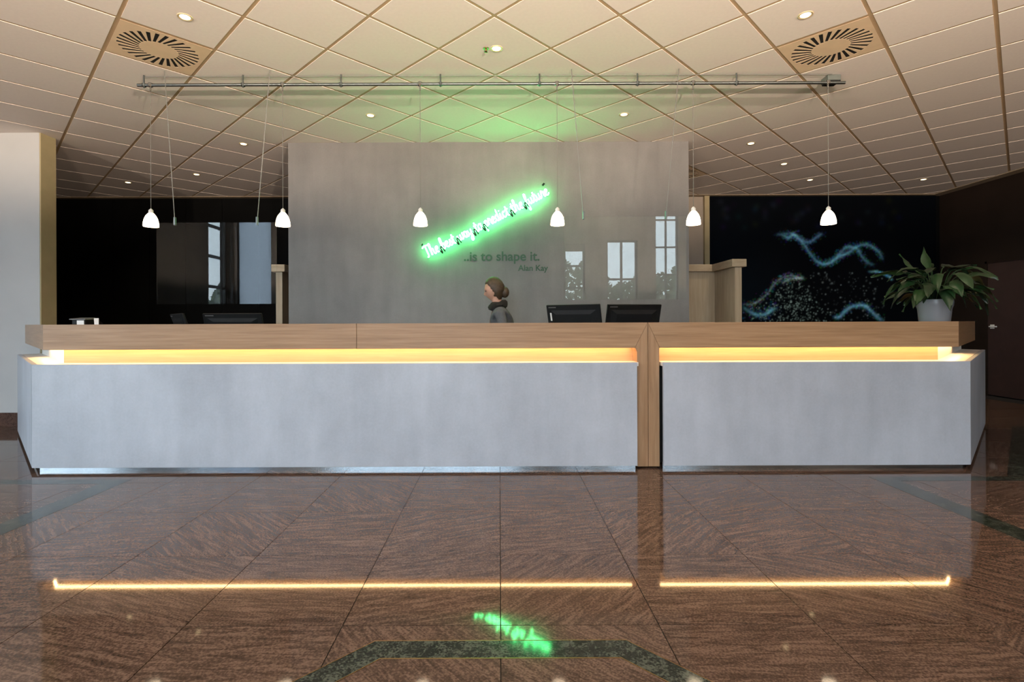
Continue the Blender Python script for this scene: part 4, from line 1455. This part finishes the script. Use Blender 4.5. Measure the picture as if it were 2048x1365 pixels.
def person():
    ox, oy = 0.005, 5.25
    root = empty('person', (ox, oy, 0), label='person with tied-up brown hair, grey jacket and black scarf walking left', cat='person')
    joints = {  # name: (x, y, z, rx, ry)
        'pelvis': (0.05, 0, 0.90, .125, .15), 'waist': (0.035, 0, 1.00, .11, .13), 'chest': (0.01, 0, 1.13, .115, .14), 'upper': (0.0, 0, 1.205, .085, .11),
        'neck0': (-0.015, 0, 1.262, .052, .055), 'neck1': (-0.035, 0, 1.33, .047, .047), 'head0': (-0.042, 0, 1.40, .07, .065),
        'shL': (0.0, -0.155, 1.20, .058, .058), 'elL': (0.06, -0.21, 0.955, .046, .046), 'wrL': (-0.10, -0.20, 0.82, .032, .032), 'haL': (-0.16, -0.19, 0.785, .034, .022),
        'shR': (0.0, 0.155, 1.20, .058, .058), 'elR': (0.09, 0.21, 0.965, .046, .046), 'wrR': (0.03, 0.20, 0.74, .032, .032), 'haR': (0.015, 0.195, 0.675, .034, .022),
        'hipL': (0.05, -0.085, 0.84, .095, .095), 'knL': (-0.13, -0.085, 0.48, .062, .062), 'anL': (-0.17, -0.085, 0.10, .042, .042), 'toL': (-0.30, -0.085, 0.04, .036, .036),
        'hipR': (0.05, 0.085, 0.84, .095, .095), 'knR': (0.10, 0.085, 0.47, .062, .062), 'anR': (0.29, 0.085, 0.12, .042, .042), 'toR': (0.19, 0.085, 0.04, .036, .036)}
    edges = [('pelvis', 'waist'), ('waist', 'chest'), ('chest', 'upper'), ('upper', 'neck0'), ('neck0', 'neck1'), ('neck1', 'head0'),
             ('upper', 'shL'), ('shL', 'elL'), ('elL', 'wrL'), ('wrL', 'haL'), ('upper', 'shR'), ('shR', 'elR'), ('elR', 'wrR'), ('wrR', 'haR'),
             ('pelvis', 'hipL'), ('hipL', 'knL'), ('knL', 'anL'), ('anL', 'toL'), ('pelvis', 'hipR'), ('hipR', 'knR'), ('knR', 'anR'), ('anR', 'toR')]
    names = list(joints)
    for s, sg in (('L', -1), ('R', 1)):          # five fingers per hand
        h = joints['ha' + s]
        wri = joints['wr' + s]
        d = (Vector(h[:3]) - Vector(wri[:3])).normalized()
        for f in range(4):
            nm = 'f%s%d' % (s, f)
            base = Vector(h[:3]) + Vector((0.0, (f - 1.5) * 0.017, 0)) + d * 0.025
            ln = (0.055, 0.065, 0.06, 0.048)[f]
            joints[nm + 'a'] = (*base, .0085, .0085)
            joints[nm + 'b'] = (*(base + d * ln * 0.6 + Vector((-0.006, 0, -0.006))), .008, .008)
            joints[nm + 'c'] = (*(base + d * ln + Vector((-0.004, 0, -0.018))), .007, .007)
            edges += [('ha' + s, nm + 'a'), (nm + 'a', nm + 'b'), (nm + 'b', nm + 'c')]
        tb = Vector(h[:3]) - d * 0.01
        joints['t%sa' % s] = (*(tb + Vector((-0.02, -sg * 0.03, 0.0))), .010, .010)
        joints['t%sb' % s] = (*(tb + Vector((-0.02, -sg * 0.035, 0)) + d * 0.04), .008, .008)
        edges += [('ha' + s, 't%sa' % s), ('t%sa' % s, 't%sb' % s)]
    names = list(joints)
    idx = {n: i for i, n in enumerate(names)}
    me = bpy.data.meshes.new('person_body')
    me.from_pydata([joints[n][:3] for n in names], [(idx[a], idx[b]) for a, b in edges], [])
    ob = bpy.data.objects.new('tmp_body', me)
    COL.objects.link(ob)
    ob.modifiers.new('skin', 'SKIN')
    for i, n in enumerate(names):
        sv = me.skin_vertices[0].data[i]
        sv.radius = joints[n][3:]
        sv.use_root = (n == 'pelvis')
    sub = ob.modifiers.new('sub', 'SUBSURF'); sub.levels = 2; sub.render_levels = 2
    dg = bpy.context.evaluated_depsgraph_get()
    body = bpy.data.meshes.new_from_object(ob.evaluated_get(dg))
    bpy.data.objects.remove(ob)
    # head sculpted from a sphere: faces -X, tips forward a little
    bm = bmesh.new()
    bm.from_mesh(body)
    hc = Vector((-0.058, 0, 1.432))
    tip = Matrix.Rotation(math.radians(-12), 3, 'Y')
    hb = bmesh.new()
    bmesh.ops.create_uvsphere(hb, u_segments=40, v_segments=28, radius=1.0)
    for v in hb.verts:
        x, y, z = v.co
        sx_, sy_, sz_ = 0.094, 0.073, 0.118
        if z < 0: sy_ *= 1 + 0.25 * z; sx_ *= 1 + 0.14 * z
        fx = -x          # forward amount
        q = Vector((x * sx_, y * sy_, z * sz_))
        if fx > 0:
            q.x -= 0.026 * math.exp(-(y / 0.16) ** 2 - ((z + 0.22) / 0.17) ** 2)          # nose
            q.x -= 0.007 * math.exp(-(y / 0.30) ** 2 - ((z + 0.56) / 0.07) ** 2)          # lips
            q.x -= 0.008 * math.exp(-(y / 0.30) ** 2 - ((z + 0.86) / 0.12) ** 2)          # chin
            q.x += 0.008 * math.exp(-((abs(y) - 0.36) / 0.16) ** 2 - ((z - 0.02) / 0.13) ** 2)  # eye sockets
            q.x -= 0.004 * math.exp(-(z - 0.2) ** 2 / 0.01)                                # brow
        for sg in (-1, 1):                                                                # ears
            q.y += sg * 0.014 * math.exp(-((x - 0.1) / 0.13) ** 2 - ((z + 0.05) / 0.22) ** 2 - ((y - sg) / 0.4) ** 2)
        v.co = hc + tip @ q
    hm = bpy.data.meshes.new('tmp_head'); hb.to_mesh(hm); hb.free()
    bm.from_mesh(hm)
    bm.to_mesh(body); bm.free()
    ob = bpy.data.objects.new('tmp_body', body)
    COL.objects.link(ob)
    rm = ob.modifiers.new('rm', 'REMESH'); rm.mode = 'VOXEL'; rm.voxel_size = 0.007
    sm = ob.modifiers.new('sm', 'SMOOTH'); sm.iterations = 2; sm.factor = 0.4
    dg = bpy.context.evaluated_depsgraph_get()
    fin = bpy.data.meshes.new_from_object(ob.evaluated_get(dg))
    bpy.data.objects.remove(ob)
    fin.materials.clear()
    for k in ('skin', 'jacket', 'trousers', 'rust'): fin.materials.append(M[k])
    mi = []
    for p_ in fin.polygons:
        x, y, z = p_.center
        hand = (z < 0.80 and x < -0.115 and y < -0.1 and z > 0.6) or (z < 0.725 and y > 0.15 and z > 0.55 and x < 0.09)
        if z > 1.27 or hand: mi.append(0)
        elif z > 0.92 or (abs(y) > 0.155 and z > 0.6): mi.append(3 if (x < -0.07 and abs(y) < 0.05) else 1)
        else: mi.append(2)
    fin.polygons.foreach_set('material_index', mi)
    fin.polygons.foreach_set('use_smooth', [True] * len(fin.polygons))
    link('body', fin, None, root)
    # hair cap with a knot at the back, a little larger than the skull
    hb = bmesh.new()
    bmesh.ops.create_uvsphere(hb, u_segments=36, v_segments=24, radius=1.0)
    for v in hb.verts:
        x, y, z = v.co
        cut = -x > (0.30 + 0.55 * z if z < 0.55 else 0.95)
        k = 0.90 if cut else 1.09 + 0.02 * math.sin(22 * y + 9 * z)
        q = Vector((x * 0.096 * k + (0.008 if cut else 0.006), y * 0.077 * k, z * 0.120 * k + 0.002))
        if z < -0.35 and x > 0: q.x *= 0.8
        v.co = hc + tip @ q
    kn = bmesh.ops.create_uvsphere(hb, u_segments=16, v_segments=10, radius=0.045)
    for v in kn['verts']:
        v.co = Vector((v.co.x * 1.0, v.co.y * 1.0, v.co.z * 1.25)) + hc + tip @ Vector((0.100, 0, -0.045))
    hmesh = bpy.data.meshes.new('hair'); hb.to_mesh(hmesh); hb.free()
    hmesh.polygons.foreach_set('use_smooth', [True] * len(hmesh.polygons))
    link('hair', hmesh, M['hair'], root)
    # scarf: soft ring round the neck
    vs, fs = [], []
    for i in range(28):
        a = 2 * PI * i / 28
        for j in range(10):
            b_ = 2 * PI * j / 10
            rr = 0.034 + 0.006 * math.sin(3 * a + j)
            R = 0.066
            vs.append((-0.022 + (R + rr * math.cos(b_)) * math.cos(a), (R + rr * math.cos(b_)) * math.sin(a), 1.275 + 1.15 * rr * math.sin(b_) + 0.016 * math.cos(a)))
    for i in range(28):
        for j in range(10):
            fs.append((i * 10 + j, ((i + 1) % 28) * 10 + j, ((i + 1) % 28) * 10 + (j + 1) % 10, i * 10 + (j + 1) % 10))
    mm = MB(); mm.add(vs, fs)
    mm.build('scarf', M['scarf'], root, False, smooth=True)
    for sg in (-1, 1):
        q = hc + tip @ Vector((-0.083, sg * 0.028, 0.004))
        MB().lathe([(0.002, -0.008), (0.009, -0.003), (0.009, 0.003), (0.002, 0.008)], 12, q).build('eye', M['eye'], root, False, smooth=True)


person()

for k in ('bulb', 'spot_bulb'):
    M[k].cycles.emission_sampling = 'NONE'

# ------------------------------------------------------------------ unseen uplighters added behind the camera to light the ceiling warmly
UP_W = 0.54


def make_uplighter():
    t = empty('uplighter')
    MB().lathe([(0.15, 0), (0.15, 0.02), (0.03, 0.035)], 28).build('base', M['steel'], t, False, smooth=True)
    MB().tube([(0, 0, 0.03), (0, 0, 1.70)], 0.016, 10).build('pole', M['steel'], t, False, smooth=True)
    MB().lathe([(0.02, 1.68), (0.10, 1.71), (0.17, 1.77), (0.19, 1.83), (0.185, 1.83), (0.165, 1.775), (0.095, 1.72), (0.02, 1.70)], 28, closed=True).build('bowl', M['steel'], t, False, smooth=True)
    MB().lathe([(0.012, 1.70), (0.03, 1.73), (0.03, 1.76), (0.012, 1.78)], 14).build('bulb', M['bulb'], t, False, smooth=True)
    return t


u0 = make_uplighter()
for i, (x, y, watt, lab) in enumerate([(-1.0, -0.7, 900, 'unseen uplighter added for ceiling light, close behind the viewer on the left'), (1.0, -0.7, 900, 'unseen uplighter added for ceiling light, close behind the viewer on the right'), (-4.7, -4.0, 2050, 'unseen uplighter added for ceiling light, far left behind the viewer'), (4.7, -4.0, 2050, 'unseen uplighter added for ceiling light, far right behind the viewer')]):
    o = u0 if i == 0 else copy_tree(u0)
    o.location = (x, y, 0)
    tag(o, lab, 'floor lamp', 'unseen uplighters added to light the ceiling')
    ld = bpy.data.lights.new('ceiling_fill_light', 'SPOT')
    ld.energy = UP_W * watt
    ld.color = (1.0, 0.805, 0.625)
    ld.spot_size = math.radians(178)
    ld.spot_blend = 0.12
    ld.shadow_soft_size = 0.05
    lo = bpy.data.objects.new('ceiling_fill_light', ld)
    COL.objects.link(lo)
    lo.parent = o
    lo.location = (0, 0, 1.86)
    lo.rotation_euler = (PI, 0, 0)
